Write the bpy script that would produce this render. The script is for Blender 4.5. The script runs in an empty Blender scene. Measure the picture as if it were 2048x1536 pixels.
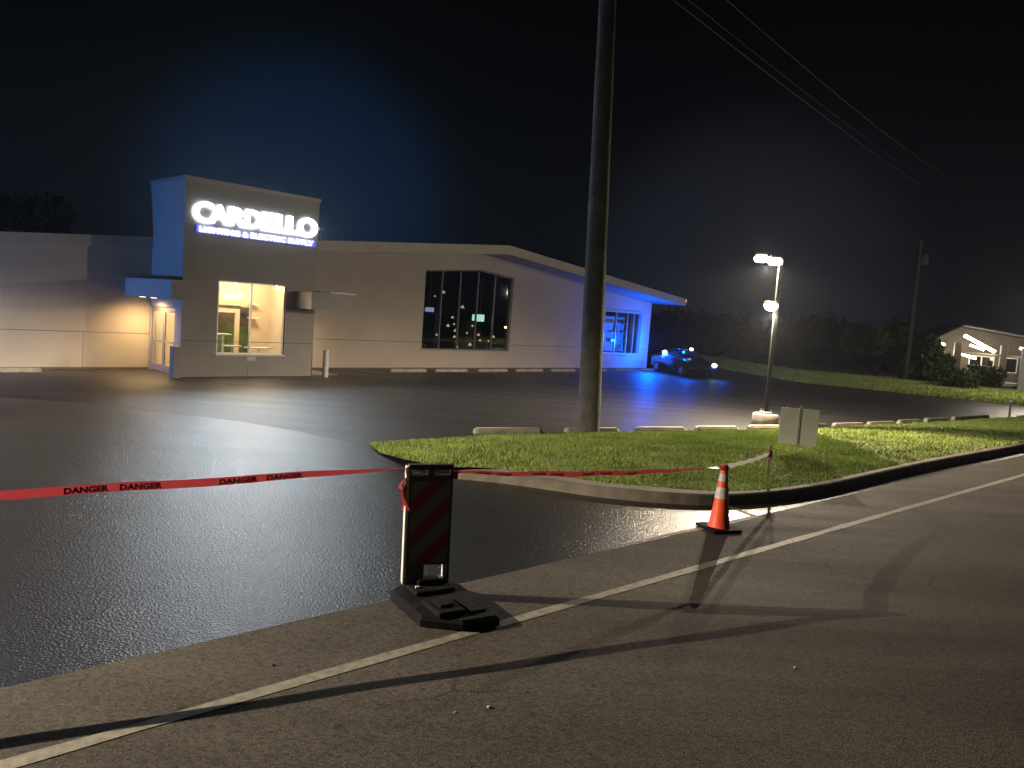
import bpy, bmesh, math, random
import numpy as np
from mathutils import Vector, Matrix
random.seed(7); rng = np.random.default_rng(7)
S = bpy.context.scene
COL = S.collection
PI = math.pi

# ------------------------------------------------------------------ camera
F = 1540.0; ROLL, PITCH, TH = math.radians(4.1), math.radians(5.1), math.radians(46.3); H = 2.65
def _rot():
    R0 = np.array([[1, 0, 0], [0, 0, -1], [0, 1, 0]], float)
    c, s = math.cos(PITCH), math.sin(PITCH); Rx = np.array([[1, 0, 0], [0, c, -s], [0, s, c]])
    c, s = math.cos(ROLL), math.sin(ROLL); Rz = np.array([[c, -s, 0], [s, c, 0], [0, 0, 1]])
    return Rz @ Rx @ R0
RM = _rot(); CP = np.array([0, 0, H])
def ray(x, y): return RM.T @ np.array([(x - 1024) / F, (y - 768) / F, 1.0])
def gp(x, y, z=0.0):                       # photo pixel -> point on the ground
    d = ray(x, y); p = CP + d * ((z - H) / d[2]); return Vector(p)
def aty(x, y, Y):                          # photo pixel -> point at distance Y
    d = ray(x, y); return Vector(CP + d * (Y / d[1]))
DV = np.array([math.cos(TH), math.sin(TH), 0]); NV = np.array([math.sin(TH), -math.cos(TH), 0])
def W(u, v, z=0.0): return Vector(DV * u + NV * v + np.array([0, 0, z]))
def atv(x, y, v):                          # photo pixel -> (u, z) on the facade plane v
    d = ray(x, y); t = (v - CP @ NV) / (d @ NV); p = CP + t * d; return float(p @ DV), float(p[2])

cam = bpy.data.cameras.new("camera"); camo = bpy.data.objects.new("camera", cam); COL.objects.link(camo)
M3 = Matrix(((RM[0][0], -RM[1][0], -RM[2][0]), (RM[0][1], -RM[1][1], -RM[2][1]), (RM[0][2], -RM[1][2], -RM[2][2])))
camo.matrix_world = Matrix.Translation((0, 0, H)) @ M3.to_4x4()
cam.sensor_width = 36; cam.lens = F / 2048 * 36; cam.clip_end = 2000; cam.clip_start = 0.1
S.camera = camo
S.render.resolution_x = 1024; S.render.resolution_y = 768
S.view_settings.view_transform = 'Standard'; S.view_settings.look = 'None'
S.view_settings.exposure = 0; S.view_settings.gamma = 1
S.cycles.use_denoising = True
S.cycles.max_bounces = 6; S.cycles.diffuse_bounces = 3; S.cycles.glossy_bounces = 3; S.cycles.transparent_max_bounces = 16
S.cycles.sample_clamp_indirect = 3.0
S.cycles.volume_bounces = 0
S.cycles.caustics_reflective = False

# ------------------------------------------------------------------ night sky
wd = bpy.data.worlds.new("World"); S.world = wd; wd.use_nodes = True
wt = wd.node_tree; wt.nodes.clear()
def wn(t, **k):
    n = wt.nodes.new(t)
    for a, b in k.items(): setattr(n, a, b)
    return n
wo = wn('ShaderNodeOutputWorld'); bg = wn('ShaderNodeBackground'); tc = wn('ShaderNodeTexCoord')
sep = wn('ShaderNodeSeparateXYZ'); wt.links.new(tc.outputs['Generated'], sep.inputs[0])
rampn = wn('ShaderNodeValToRGB'); wt.links.new(sep.outputs['Z'], rampn.inputs[0])
cr = rampn.color_ramp
cr.elements[0].position = 0.0; cr.elements[0].color = (0.0028, 0.0037, 0.0058, 1)
cr.elements[1].position = 0.42; cr.elements[1].color = (0.0006, 0.0007, 0.0007, 1)
e = cr.elements.new(0.13); e.color = (0.0026, 0.0034, 0.0050, 1)
e = cr.elements.new(0.26); e.color = (0.0012, 0.0016, 0.0021, 1)
def glow(px, py, colour, lo, hi):          # halo round the sign and the lamp, painted into the sky colour
    dv = Vector(ray(px, py)).normalized()
    vm = wn('ShaderNodeVectorMath', operation='DOT_PRODUCT'); vm.inputs[1].default_value = dv
    nm = wn('ShaderNodeVectorMath', operation='NORMALIZE')
    wt.links.new(tc.outputs['Generated'], nm.inputs[0]); wt.links.new(nm.outputs[0], vm.inputs[0])
    mr = wn('ShaderNodeMapRange', interpolation_type='SMOOTHERSTEP'); wt.links.new(vm.outputs['Value'], mr.inputs[0])
    mr.inputs[1].default_value = math.cos(math.radians(hi)); mr.inputs[2].default_value = math.cos(math.radians(lo))
    mr.inputs[3].default_value = 0; mr.inputs[4].default_value = 1
    mx = wn('ShaderNodeMix', data_type='RGBA', blend_type='MIX'); wt.links.new(mr.outputs[0], mx.inputs[0])
    mx.inputs[6].default_value = (0, 0, 0, 1); mx.inputs[7].default_value = (*colour, 1)
    return mx.outputs[2]
def addc(a, b):
    m = wn('ShaderNodeMix', data_type='RGBA', blend_type='ADD'); m.inputs[0].default_value = 1
    wt.links.new(a, m.inputs[6]); wt.links.new(b, m.inputs[7]); return m.outputs[2]
g1 = glow(600, 420, (0.0002, 0.0065, 0.023), 0, 13.5)
g2 = glow(1480, 560, (0.0055, 0.0065, 0.0095), 0, 14)
sumc = addc(addc(rampn.outputs[0], g1), g2)
wt.links.new(sumc, bg.inputs[0]); bg.inputs[1].default_value = 1.0
wt.links.new(bg.outputs[0], wo.inputs[0])

# ------------------------------------------------------------------ tags and object helpers
def tag(o, label=None, cat=None, group=None, kind=None):
    if label: o['label'] = label
    if cat: o['category'] = cat
    if group: o['group'] = group
    if kind: o['kind'] = kind
    return o
def thing(name, label, cat, loc=(0, 0, 0), rz=0.0, group=None):
    o = bpy.data.objects.new(name, None); COL.objects.link(o); o.location = loc; o.rotation_euler = (0, 0, rz)
    o.empty_display_size = 0.3
    return tag(o, label, cat, group)
def copy_tree(o, parent=None):
    c = o.copy(); COL.objects.link(c)
    if parent: c.parent = parent
    for ch in list(o.children): copy_tree(ch, c)
    return c

class MB:
    """collects shapes; build() links them as one mesh object"""
    def __init__(s): s.v = []; s.f = []; s.sm = []
    def add(s, vs, fs, smooth=False):
        n = len(s.v); s.v += [tuple(v) for v in vs]; s.f += [tuple(i + n for i in f) for f in fs]; s.sm += [smooth] * len(fs); return s
    def box(s, x0, x1, y0, y1, z0, z1, M=None):
        vs = [Vector((x, y, z)) for z in (z0, z1) for y in (y0, y1) for x in (x0, x1)]
        if M is not None: vs = [M @ v for v in vs]
        return s.add(vs, [(0, 2, 3, 1), (4, 5, 7, 6), (0, 1, 5, 4), (2, 6, 7, 3), (0, 4, 6, 2), (1, 3, 7, 5)])
    def bev(s, x0, x1, y0, y1, z0, z1, b=0.01, M=None):
        bm = bmesh.new(); bmesh.ops.create_cube(bm, size=1)
        for v in bm.verts: v.co = Vector(((x0 + x1) / 2 + v.co.x * (x1 - x0), (y0 + y1) / 2 + v.co.y * (y1 - y0), (z0 + z1) / 2 + v.co.z * (z1 - z0)))
        bmesh.ops.bevel(bm, geom=bm.edges[:], offset=b, segments=2, affect='EDGES', profile=0.5)
        return s.bm(bm, M)
    def bm(s, bm, M=None, smooth=False):
        bm.verts.index_update()
        vs = [(M @ v.co if M is not None else v.co.copy()) for v in bm.verts]
        fs = [[v.index for v in f.verts] for f in bm.faces]; bm.free(); return s.add(vs, fs, smooth)
    def tube(s, p0, p1, r0, r1=None, n=12, caps=True, smooth=True):
        r1 = r0 if r1 is None else r1; p0 = Vector(p0); p1 = Vector(p1); ax = (p1 - p0).normalized()
        a = ax.orthogonal().normalized(); b = ax.cross(a)
        vs = []
        for p, r in ((p0, r0), (p1, r1)):
            for i in range(n):
                t = 2 * PI * i / n; vs.append(p + a * math.cos(t) * r + b * math.sin(t) * r)
        s.add(vs, [(i, (i + 1) % n, n + (i + 1) % n, n + i) for i in range(n)], smooth)
        if caps: s.add(vs[:n], [tuple(range(n))[::-1]]); s.add(vs[n:], [tuple(range(n))])
        return s
    def lathe(s, prof, n=24, c=(0, 0, 0), M=None, smooth=True):
        vs = []
        for r, z in prof:
            for i in range(n):
                t = 2 * PI * i / n; v = Vector((c[0] + r * math.cos(t), c[1] + r * math.sin(t), c[2] + z))
                vs.append(M @ v if M is not None else v)
        fs = []
        for k in range(len(prof) - 1):
            for i in range(n):
                j = (i + 1) % n; fs.append((k * n + i, k * n + j, (k + 1) * n + j, (k + 1) * n + i))
        return s.add(vs, fs, smooth)
    def prism(s, pts, z0, z1):               # polygon in xy, from z0 to z1
        n = len(pts); vs = [(p[0], p[1], z0) for p in pts] + [(p[0], p[1], z1) for p in pts]
        return s.add(vs, [tuple(range(n))[::-1], tuple(range(n, 2 * n))] + [(i, (i + 1) % n, n + (i + 1) % n, n + i) for i in range(n)])
    def profile(s, pts, y0, y1, M=None):     # polygon in xz extruded along y
        n = len(pts); vs = [Vector((p[0], y0, p[1])) for p in pts] + [Vector((p[0], y1, p[1])) for p in pts]
        if M is not None: vs = [M @ v for v in vs]
        return s.add(vs, [tuple(range(n)), tuple(range(n, 2 * n))[::-1]] + [(i, n + i, n + (i + 1) % n, (i + 1) % n) for i in range(n)])
    def plate(s, us, rows, holes, thick, M=None):
        """wall in the xz plane (front at y=0, back at y=thick); holes = set of (col,row) cells left open"""
        nu, nr = len(us), len(rows)
        P = lambda i, k, y: Vector((us[i], y, rows[k](us[i]) if callable(rows[k]) else rows[k]))
        vs = [P(i, k, 0) for k in range(nr) for i in range(nu)] + [P(i, k, thick) for k in range(nr) for i in range(nu)]
        if M is not None: vs = [M @ v for v in vs]
        N = nu * nr; idx = lambda i, k: k * nu + i; fs = []
        solid = lambda c, r: 0 <= c < nu - 1 and 0 <= r < nr - 1 and (c, r) not in holes
        for r in range(nr - 1):
            for c in range(nu - 1):
                if not solid(c, r): continue
                a, b, d, e = idx(c, r), idx(c + 1, r), idx(c + 1, r + 1), idx(c, r + 1)
                fs += [(a, b, d, e), (N + a, N + e, N + d, N + b)]
                if not solid(c, r - 1): fs.append((a, N + a, N + b, b))
                if not solid(c, r + 1): fs.append((e, d, N + d, N + e))
                if not solid(c - 1, r): fs.append((a, e, N + e, N + a))
                if not solid(c + 1, r): fs.append((b, N + b, N + d, d))
        return s.add(vs, fs)
    def build(s, name, mat, parent=None, loc=None):
        me = bpy.data.meshes.new(name); me.from_pydata(s.v, [], s.f)
        me.polygons.foreach_set('use_smooth', s.sm); me.validate(); me.update()
        o = bpy.data.objects.new(name, me); COL.objects.link(o)
        if mat: me.materials.append(mat)
        if parent: o.parent = parent
        if loc is not None: o.location = loc
        bm = bmesh.new(); bm.from_mesh(me); bmesh.ops.recalc_face_normals(bm, faces=bm.faces[:]); bm.to_mesh(me); bm.free()
        return o

# ------------------------------------------------------------------ materials
def mat(name, col, rough=0.8, metal=0.0, spec=0.5, noise=None, bump=None, emit=None, estr=0, coat=0):
    """noise=(scale, amount, detail) varies the colour; bump=(scale, strength, distance)"""
    m = bpy.data.materials.new(name); m.use_nodes = True; nt = m.node_tree; b = nt.nodes['Principled BSDF']
    b.inputs['Base Color'].default_value = (*col, 1); b.inputs['Roughness'].default_value = rough
    b.inputs['Metallic'].default_value = metal; b.inputs['Specular IOR Level'].default_value = spec
    if coat: b.inputs['Coat Weight'].default_value = coat
    if emit: b.inputs['Emission Color'].default_value = (*emit, 1); b.inputs['Emission Strength'].default_value = estr
    t = nt.nodes.new('ShaderNodeTexCoord')
    if noise:
        n = nt.nodes.new('ShaderNodeTexNoise'); n.inputs['Scale'].default_value = noise[0]; n.inputs['Detail'].default_value = noise[2] if len(noise) > 2 else 6
        nt.links.new(t.outputs['Object'], n.inputs['Vector'])
        r = nt.nodes.new('ShaderNodeMapRange'); nt.links.new(n.outputs[0], r.inputs[0])
        r.inputs[1].default_value = 0.3; r.inputs[2].default_value = 0.7; r.inputs[3].default_value = 1 - noise[1]; r.inputs[4].default_value = 1 + noise[1]
        x = nt.nodes.new('ShaderNodeVectorMath'); x.operation = 'SCALE'; x.inputs[0].default_value = col
        nt.links.new(r.outputs[0], x.inputs['Scale']); nt.links.new(x.outputs[0], b.inputs['Base Color'])
    if bump:
        n = nt.nodes.new('ShaderNodeTexNoise'); n.inputs['Scale'].default_value = bump[0]; n.inputs['Detail'].default_value = 5
        nt.links.new(t.outputs['Object'], n.inputs['Vector'])
        bn = nt.nodes.new('ShaderNodeBump'); bn.inputs['Strength'].default_value = bump[1]; bn.inputs['Distance'].default_value = bump[2]
        nt.links.new(n.outputs[0], bn.inputs['Height']); nt.links.new(bn.outputs[0], b.inputs['Normal'])
    return m
def glassmat(name, tint=(0.9, 0.95, 0.95), refl=0.12, rough=0.02):
    m = bpy.data.materials.new(name); m.use_nodes = True; nt = m.node_tree; nt.nodes.clear()
    o = nt.nodes.new('ShaderNodeOutputMaterial'); a = nt.nodes.new('ShaderNodeBsdfTransparent'); g = nt.nodes.new('ShaderNodeBsdfGlossy')
    a.inputs[0].default_value = (*tint, 1); g.inputs['Roughness'].default_value = rough
    fr = nt.nodes.new('ShaderNodeFresnel'); fr.inputs[0].default_value = 1.5
    ad = nt.nodes.new('ShaderNodeMath'); ad.operation = 'ADD'; ad.use_clamp = True; ad.inputs[1].default_value = refl; nt.links.new(fr.outputs[0], ad.inputs[0])
    ge = nt.nodes.new('ShaderNodeNewGeometry'); iv = nt.nodes.new('ShaderNodeMath'); iv.operation = 'SUBTRACT'; iv.inputs[0].default_value = 1; nt.links.new(ge.outputs['Backfacing'], iv.inputs[1])
    ml = nt.nodes.new('ShaderNodeMath'); ml.operation = 'MULTIPLY'; nt.links.new(ad.outputs[0], ml.inputs[0]); nt.links.new(iv.outputs[0], ml.inputs[1])
    mx = nt.nodes.new('ShaderNodeMixShader'); nt.links.new(ml.outputs[0], mx.inputs[0]); nt.links.new(a.outputs[0], mx.inputs[1]); nt.links.new(g.outputs[0], mx.inputs[2])
    nt.links.new(mx.outputs[0], o.inputs[0]); return m

def asphalt(name, c_lo, c_hi, rough, streak, speck, bumpd, spec=0.5, wear=0.0, stone=85, rv=1.0, crack=False):
    m = bpy.data.materials.new(name); m.use_nodes = True; nt = m.node_tree; b = nt.nodes['Principled BSDF']; L = nt.links.new
    t = nt.nodes.new('ShaderNodeTexCoord')
    mp = nt.nodes.new('ShaderNodeMapping'); mp.inputs['Rotation'].default_value = (0, 0, -TH + math.radians(streak[2])); mp.inputs['Scale'].default_value = (streak[0], streak[1], 1)
    L(t.outputs['Object'], mp.inputs[0])
    big = nt.nodes.new('ShaderNodeTexNoise'); big.inputs['Scale'].default_value = 1.0; big.inputs['Detail'].default_value = 5; big.inputs['Roughness'].default_value = 0.6; L(mp.outputs[0], big.inputs['Vector'])
    fine = nt.nodes.new('ShaderNodeTexNoise'); fine.inputs['Scale'].default_value = 60; fine.inputs['Detail'].default_value = 3; L(t.outputs['Object'], fine.inputs['Vector'])
    vor = nt.nodes.new('ShaderNodeTexVoronoi'); vor.inputs['Scale'].default_value = stone; L(t.outputs['Object'], vor.inputs['Vector'])
    cr = nt.nodes.new('ShaderNodeValToRGB'); cr.color_ramp.elements[0].position = 0.32; cr.color_ramp.elements[1].position = 0.68
    cr.color_ramp.elements[0].color = (*c_lo, 1); cr.color_ramp.elements[1].color = (*c_hi, 1); L(big.outputs[0], cr.inputs[0])
    # stone-to-stone variation
    mv = nt.nodes.new('ShaderNodeMapRange'); mv.inputs[3].default_value = 1 - speck; mv.inputs[4].default_value = 1 + speck
    sp = nt.nodes.new('ShaderNodeSeparateColor'); L(vor.outputs['Color'], sp.inputs[0]); L(sp.outputs[0], mv.inputs[0])
    sc = nt.nodes.new('ShaderNodeVectorMath'); sc.operation = 'SCALE'; L(cr.outputs[0], sc.inputs[0]); L(mv.outputs[0], sc.inputs['Scale'])
    col = sc.outputs[0]
    if wear:
        st = nt.nodes.new('ShaderNodeTexNoise'); st.inputs['Scale'].default_value = 9; st.inputs['Detail'].default_value = 4; L(t.outputs['Object'], st.inputs['Vector'])
        sr = nt.nodes.new('ShaderNodeMapRange'); sr.inputs[1].default_value = 0.66; sr.inputs[2].default_value = 0.72; L(st.outputs[0], sr.inputs[0]); sr.inputs[3].default_value = 0; sr.inputs[4].default_value = wear
        mx = nt.nodes.new('ShaderNodeMix'); mx.data_type = 'RGBA'; L(sr.outputs[0], mx.inputs[0]); L(col, mx.inputs[6]); mx.inputs[7].default_value = (c_lo[0] * .3, c_lo[1] * .3, c_lo[2] * .3, 1); col = mx.outputs[2]
    if crack:
        dn = nt.nodes.new('ShaderNodeTexNoise'); dn.inputs['Scale'].default_value = 2.5; dn.inputs['Detail'].default_value = 6; L(t.outputs['Object'], dn.inputs['Vector'])
        dm = nt.nodes.new('ShaderNodeMix'); dm.data_type = 'RGBA'; dm.inputs[0].default_value = .22; L(t.outputs['Object'], dm.inputs[6]); L(dn.outputs['Color'], dm.inputs[7])
        cv = nt.nodes.new('ShaderNodeTexVoronoi'); cv.feature = 'DISTANCE_TO_EDGE'; cv.inputs['Scale'].default_value = .42; L(dm.outputs[2], cv.inputs['Vector'])
        cm = nt.nodes.new('ShaderNodeMapRange'); cm.inputs[1].default_value = .001; cm.inputs[2].default_value = .005; cm.inputs[3].default_value = .65; cm.inputs[4].default_value = 0; L(cv.outputs['Distance'], cm.inputs[0])
        mk_ = nt.nodes.new('ShaderNodeTexNoise'); mk_.inputs['Scale'].default_value = .35; L(t.outputs['Object'], mk_.inputs['Vector'])
        mr_ = nt.nodes.new('ShaderNodeMapRange'); mr_.inputs[1].default_value = .5; mr_.inputs[2].default_value = .6; L(mk_.outputs[0], mr_.inputs[0])
        mm = nt.nodes.new('ShaderNodeMath'); mm.operation = 'MULTIPLY'; L(cm.outputs[0], mm.inputs[0]); L(mr_.outputs[0], mm.inputs[1])
        cx = nt.nodes.new('ShaderNodeMix'); cx.data_type = 'RGBA'; L(mm.outputs[0], cx.inputs[0]); L(col, cx.inputs[6]); cx.inputs[7].default_value = (.012, .011, .010, 1); col = cx.outputs[2]
    L(col, b.inputs['Base Color'])
    rr = nt.nodes.new('ShaderNodeMapRange'); rr.inputs[1].default_value = 0.3; rr.inputs[2].default_value = 0.7; rr.inputs[3].default_value = rough + 0.10 * rv; rr.inputs[4].default_value = rough - 0.08 * rv; L(big.outputs[0], rr.inputs[0]); L(rr.outputs[0], b.inputs['Roughness'])
    b.inputs['Specular IOR Level'].default_value = spec
    ad = nt.nodes.new('ShaderNodeMath'); ad.operation = 'ADD'; L(vor.outputs['Distance'], ad.inputs[0]); L(fine.outputs[0], ad.inputs[1])
    bn = nt.nodes.new('ShaderNodeBump'); bn.inputs['Strength'].default_value = 1.0; bn.inputs['Distance'].default_value = bumpd; L(ad.outputs[0], bn.inputs['Height'])
    L(bn.outputs[0], b.inputs['Normal'])
    return m

def grassmat(name, c0, c1):
    m = bpy.data.materials.new(name); m.use_nodes = True; nt = m.node_tree; b = nt.nodes['Principled BSDF']; L = nt.links.new
    g = nt.nodes.new('ShaderNodeNewGeometry'); cr = nt.nodes.new('ShaderNodeValToRGB'); L(g.outputs['Random Per Island'], cr.inputs[0])
    cr.color_ramp.elements[0].color = (*c0, 1); cr.color_ramp.elements[1].color = (*c1, 1)
    t = nt.nodes.new('ShaderNodeTexCoord'); n = nt.nodes.new('ShaderNodeTexNoise'); n.inputs['Scale'].default_value = 1.3; n.inputs['Detail'].default_value = 4; L(t.outputs['Object'], n.inputs['Vector'])
    r = nt.nodes.new('ShaderNodeMapRange'); r.inputs[1].default_value = .3; r.inputs[2].default_value = .7; r.inputs[3].default_value = .78; r.inputs[4].default_value = 1.2; L(n.outputs[0], r.inputs[0])
    x = nt.nodes.new('ShaderNodeVectorMath'); x.operation = 'SCALE'; L(cr.outputs[0], x.inputs[0]); L(r.outputs[0], x.inputs['Scale']); L(x.outputs[0], b.inputs['Base Color'])
    b.inputs['Roughness'].default_value = 0.85; b.inputs['Specular IOR Level'].default_value = 0.05
    return m

M = dict(
    lot=asphalt('sealed_asphalt', (0.022, 0.021, 0.020), (0.042, 0.039, 0.036), 0.42, (0.10, 1.1, 8), 0.35, 0.004, 0.5, rv=.6),
    drive=asphalt('driveway_asphalt', (0.004, 0.004, 0.005), (0.011, 0.011, 0.011), 0.31, (0.12, 0.7, -12), 0.6, 0.0050, 0.85, stone=52, rv=.3),
    road=asphalt('road_asphalt', (0.050, 0.044, 0.036), (0.080, 0.070, 0.057), 0.86, (0.12, 1.0, 4), 0.45, 0.0026, 0.22, wear=0.75, stone=60, crack=True),
    paint=mat('worn_road_paint', (0.21, 0.195, 0.15), 0.7, noise=(14, 0.35, 8), bump=(90, 0.4, 0.004)),
    concrete=mat('concrete', (0.36, 0.32, 0.26), 0.85, noise=(5, 0.22), bump=(60, 0.3, 0.004)),
    kerb=mat('kerb_concrete', (0.15, 0.133, 0.105), 0.9, noise=(3, 0.3), bump=(40, 0.4, 0.006)),
    soil=mat('lawn_soil', (0.14, 0.16, 0.035), 0.95, noise=(2, 0.4), bump=(30, 0.6, 0.02)),
    ground=mat('dark_ground', (0.02, 0.022, 0.016), 0.95, noise=(0.4, 0.4)),
    grass=grassmat('grass', (0.20, 0.27, 0.06), (0.31, 0.38, 0.11)),
    verge=grassmat('verge_grass', (0.20, 0.26, 0.06), (0.34, 0.40, 0.11)),
    wall=mat('beige_stucco', (0.56, 0.485, 0.40), 0.85, noise=(0.7, 0.07, 8), bump=(45, 0.25, 0.004)),
    tower=mat('grey_stucco', (0.41, 0.375, 0.345), 0.85, noise=(0.9, 0.07, 8), bump=(45, 0.25, 0.004)),
    joint=mat('joint_dark_grey', (0.16, 0.12, 0.09), 0.9),  # dark tone for wall joints and foundation strip
    fascia=mat('painted_fascia', (0.50, 0.47, 0.39), 0.6, noise=(2, 0.08)),
    soffit=mat('soffit_panel', (0.40, 0.39, 0.38), 0.6, noise=(3, 0.06)),
    roof=mat('roof_membrane', (0.07, 0.07, 0.07), 0.8, noise=(2, 0.2)),
    cap=mat('metal_coping', (0.40, 0.38, 0.36), 0.45, metal=0.2),
    alu=mat('aluminium_frame', (0.55, 0.52, 0.48), 0.4, metal=0.6),
    darkframe=mat('bronze_mullion', (0.20, 0.19, 0.17), 0.5, metal=0.3),
    glass=glassmat('window_glass', refl=0.10), glass_lit=glassmat('lit_window_glass', refl=0.02, tint=(0.95, 0.96, 0.93)),
    room=mat('cream_room_wall', (0.62, 0.52, 0.38), 0.8, noise=(1.5, 0.06)), roomfloor=mat('room_floor', (0.25, 0.2, 0.15), 0.4),
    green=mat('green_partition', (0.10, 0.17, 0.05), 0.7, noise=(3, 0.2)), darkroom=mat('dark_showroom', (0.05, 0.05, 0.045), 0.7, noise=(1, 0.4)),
    white=mat('white_paint', (0.72, 0.70, 0.64), 0.5, noise=(6, 0.08)),
    wood=mat('creosoted_pole_wood', (0.11, 0.105, 0.095), 0.95, spec=0.1, noise=(3, 0.3), bump=(18, 0.8, 0.03)),
    black=mat('black_pole_metal', (0.016, 0.014, 0.012), 0.8, spec=.2, metal=0.0, noise=(4, 0.2)),
    lampmetal=mat('lamp_housing', (0.12, 0.11, 0.10), 0.5, metal=0.4),
    rubber=mat('black_rubber', (0.006, 0.006, 0.007), 0.9, spec=0.15, noise=(7, 0.5), bump=(25, 0.5, 0.01)),
    plastic=mat('lit_white_plastic', (0.68, 0.68, 0.64), 0.5, noise=(9, 0.12)),
    darkplastic=mat('shaded_plastic_face', (0.075, 0.078, 0.075), 0.6, noise=(12, 0.15)),  # panel face, its shaded side put in as dark grey
    orange=mat('cone_orange', (0.85, 0.085, 0.022), 0.5, noise=(7, 0.12)),
    reflect=mat('reflective_collar', (0.50, 0.48, 0.42), 0.45, noise=(14, 0.15)),
    tape=mat('red_tape', (0.38, 0.042, 0.052), 0.4, noise=(5, 0.15)),
    tapeprint=mat('tape_print', (0.012, 0.008, 0.008), 0.6), lit_tape=mat('pale_lit_tape', (0.62, 0.55, 0.42), 0.45, noise=(8, 0.1)),  # pale copy of the red tape, strong lamplight put into its colour
    stakewood=mat('stake_wood', (0.24, 0.20, 0.14), 0.8, noise=(6, 0.2)),
    signback=mat('bare_aluminium_sign', (0.66, 0.66, 0.64), 0.6, metal=0.0, noise=(4, 0.06)),
    bark=mat('bark', (0.045, 0.035, 0.028), 0.9), leaf=grassmat('dark_leaves', (0.020, 0.035, 0.014), (0.055, 0.085, 0.028)),
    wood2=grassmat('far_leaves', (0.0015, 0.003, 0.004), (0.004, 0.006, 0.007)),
    carpaint=mat('dark_car_paint', (0.012, 0.013, 0.018), 0.25, coat=0.6), carglass=mat('car_glass', (0.01, 0.012, 0.015), 0.08),
    tyre=mat('tyre', (0.012, 0.012, 0.012), 0.85), rim=mat('wheel_rim', (0.25, 0.25, 0.26), 0.35, metal=0.8),
    wire=mat('power_cable', (0.045, 0.043, 0.04), 0.5, metal=0.3, noise=(0.5, 0.9)),
    darkpole=mat('dark_weathered_pole', (0.02, 0.019, 0.018), .9, noise=(3, .3)),
    pebble=mat('pebble_stone', (0.35, 0.32, 0.27), 0.8),
    brick=mat('house_brick', (0.09, 0.075, 0.06), 0.85, noise=(3, 0.2)), timber=mat('tan_timber', (0.38, 0.31, 0.21), 0.7, noise=(3, 0.12)),
)
def emis(name, col, st):
    return mat(name, (0.6, 0.6, 0.6), 0.5, emit=col, estr=st)
E_sign = emis('sign_letter_glow', (0.80, 0.91, 1.0), 7.0); E_blue = emis('sign_blue_glow', (0.01, 0.005, 0.9), 0.6)
E_lamp = emis('lamp_lens_glow', (1.0, 0.86, 0.60), 60.0); E_down = emis('downlight_glow', (1.0, 0.72, 0.36), 12.0)
E_beacon = emis('beacon_glow', (0.35, 0.85, 1.0), 7.0); E_beacon_halo = emis('beacon_halo_glow', (0.03, 0.10, 1.0), 5.0); E_tube = emis('tube_glow', (1.0, 0.95, 0.85), 14.0)
E_bowl = emis('pendant_glow', (1.0, 0.80, 0.45), 2.2); E_pend = emis('small_pendant_glow', (1.0, 0.66, 0.38), 0.55)
E_street_sign = emis('street_sign_glow', (0.50, 0.95, 0.80), 0.9); E_screen_blue = emis('display_blue_glow', (0.30, 0.45, 0.85), 0.5)
E_warm = emis('accent_glow', (1.0, 0.75, 0.35), 3.0); E_room = emis('ceiling_light_glow', (1.0, 0.80, 0.48), 5.0)

def translucent(m, f=.55):
    nt = m.node_tree; o = [n for n in nt.nodes if n.type == 'OUTPUT_MATERIAL'][0]; p = nt.nodes['Principled BSDF']
    t = nt.nodes.new('ShaderNodeBsdfTranslucent'); t.inputs[0].default_value = p.inputs['Base Color'].default_value; x = nt.nodes.new('ShaderNodeMixShader'); x.inputs[0].default_value = f
    nt.links.new(p.outputs[0], x.inputs[1]); nt.links.new(t.outputs[0], x.inputs[2]); nt.links.new(x.outputs[0], o.inputs[0])
translucent(M['tape'], .4); translucent(M['lit_tape'])
def light(name, kind, loc, energy, col, parent=None, **k):
    l = bpy.data.lights.new(name, kind); l.energy = energy; l.color = col
    for a, b in k.items(): setattr(l, a, b)
    o = bpy.data.objects.new(name, l); COL.objects.link(o); o.location = loc
    if parent: o.parent = parent
    return o

def sheet(name, pts, z, m, kind='structure'):
    b = MB(); b.add([(p[0], p[1], z) for p in pts], [tuple(range(len(pts)))])
    return tag(b.build(name, m), kind=kind)
# ------------------------------------------------------------------ setting
RD = Vector((0.7415, 0.6710, 0)); RN = Vector((0.6710, -0.7415, 0))      # along the road, towards the viewer's side
P_edge = Vector((-1.04, 6.71, 0)); P_line = Vector((0.05, 6.40, 0))
sheet('ground', [(-400, -200), (500, -200), (500, 700), (-400, 700)], -0.03, M['ground'])
# car park sheet: bounded by the far verge
vn = [gp(1430, 737), gp(1600, 766), gp(1800, 787), gp(2048, 812)]; vf = [gp(1430, 724), gp(1600, 752), gp(1800, 770), gp(2048, 797)]
ext = vn[3] + (vn[3] - vn[2]) * 1.5; extf = vf[3] + (vf[3] - vf[2]) * 1.5
back = vn[0] + (vn[0] - vn[1]) * 1.2; backf = vf[0] + (vf[0] - vf[1]) * 0.8
e0 = P_edge - RD * 60; e1 = P_edge + RD * 75
sheet('parking_lot', [e0, e1, ext, vn[3], vn[2], vn[1], vn[0], back, W(40, -60), W(-60, -60)], 0.0, M['lot'])
dr = [e0, P_edge + RD * 6.55, gp(1300, 990), gp(1130, 960), gp(950, 938), gp(735, 890), gp(700, 885), gp(590, 862), gp(480, 843), gp(330, 826), gp(160, 805), gp(0, 795), W(-20, -19.5), W(-60, -19)]
sheet('driveway', dr, 0.004, M['drive'])
sheet('road', [e0, e1, e1 + RN * 14, e0 + RN * 14], 0.008, M['road'])
b = MB(); N = 120
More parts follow.
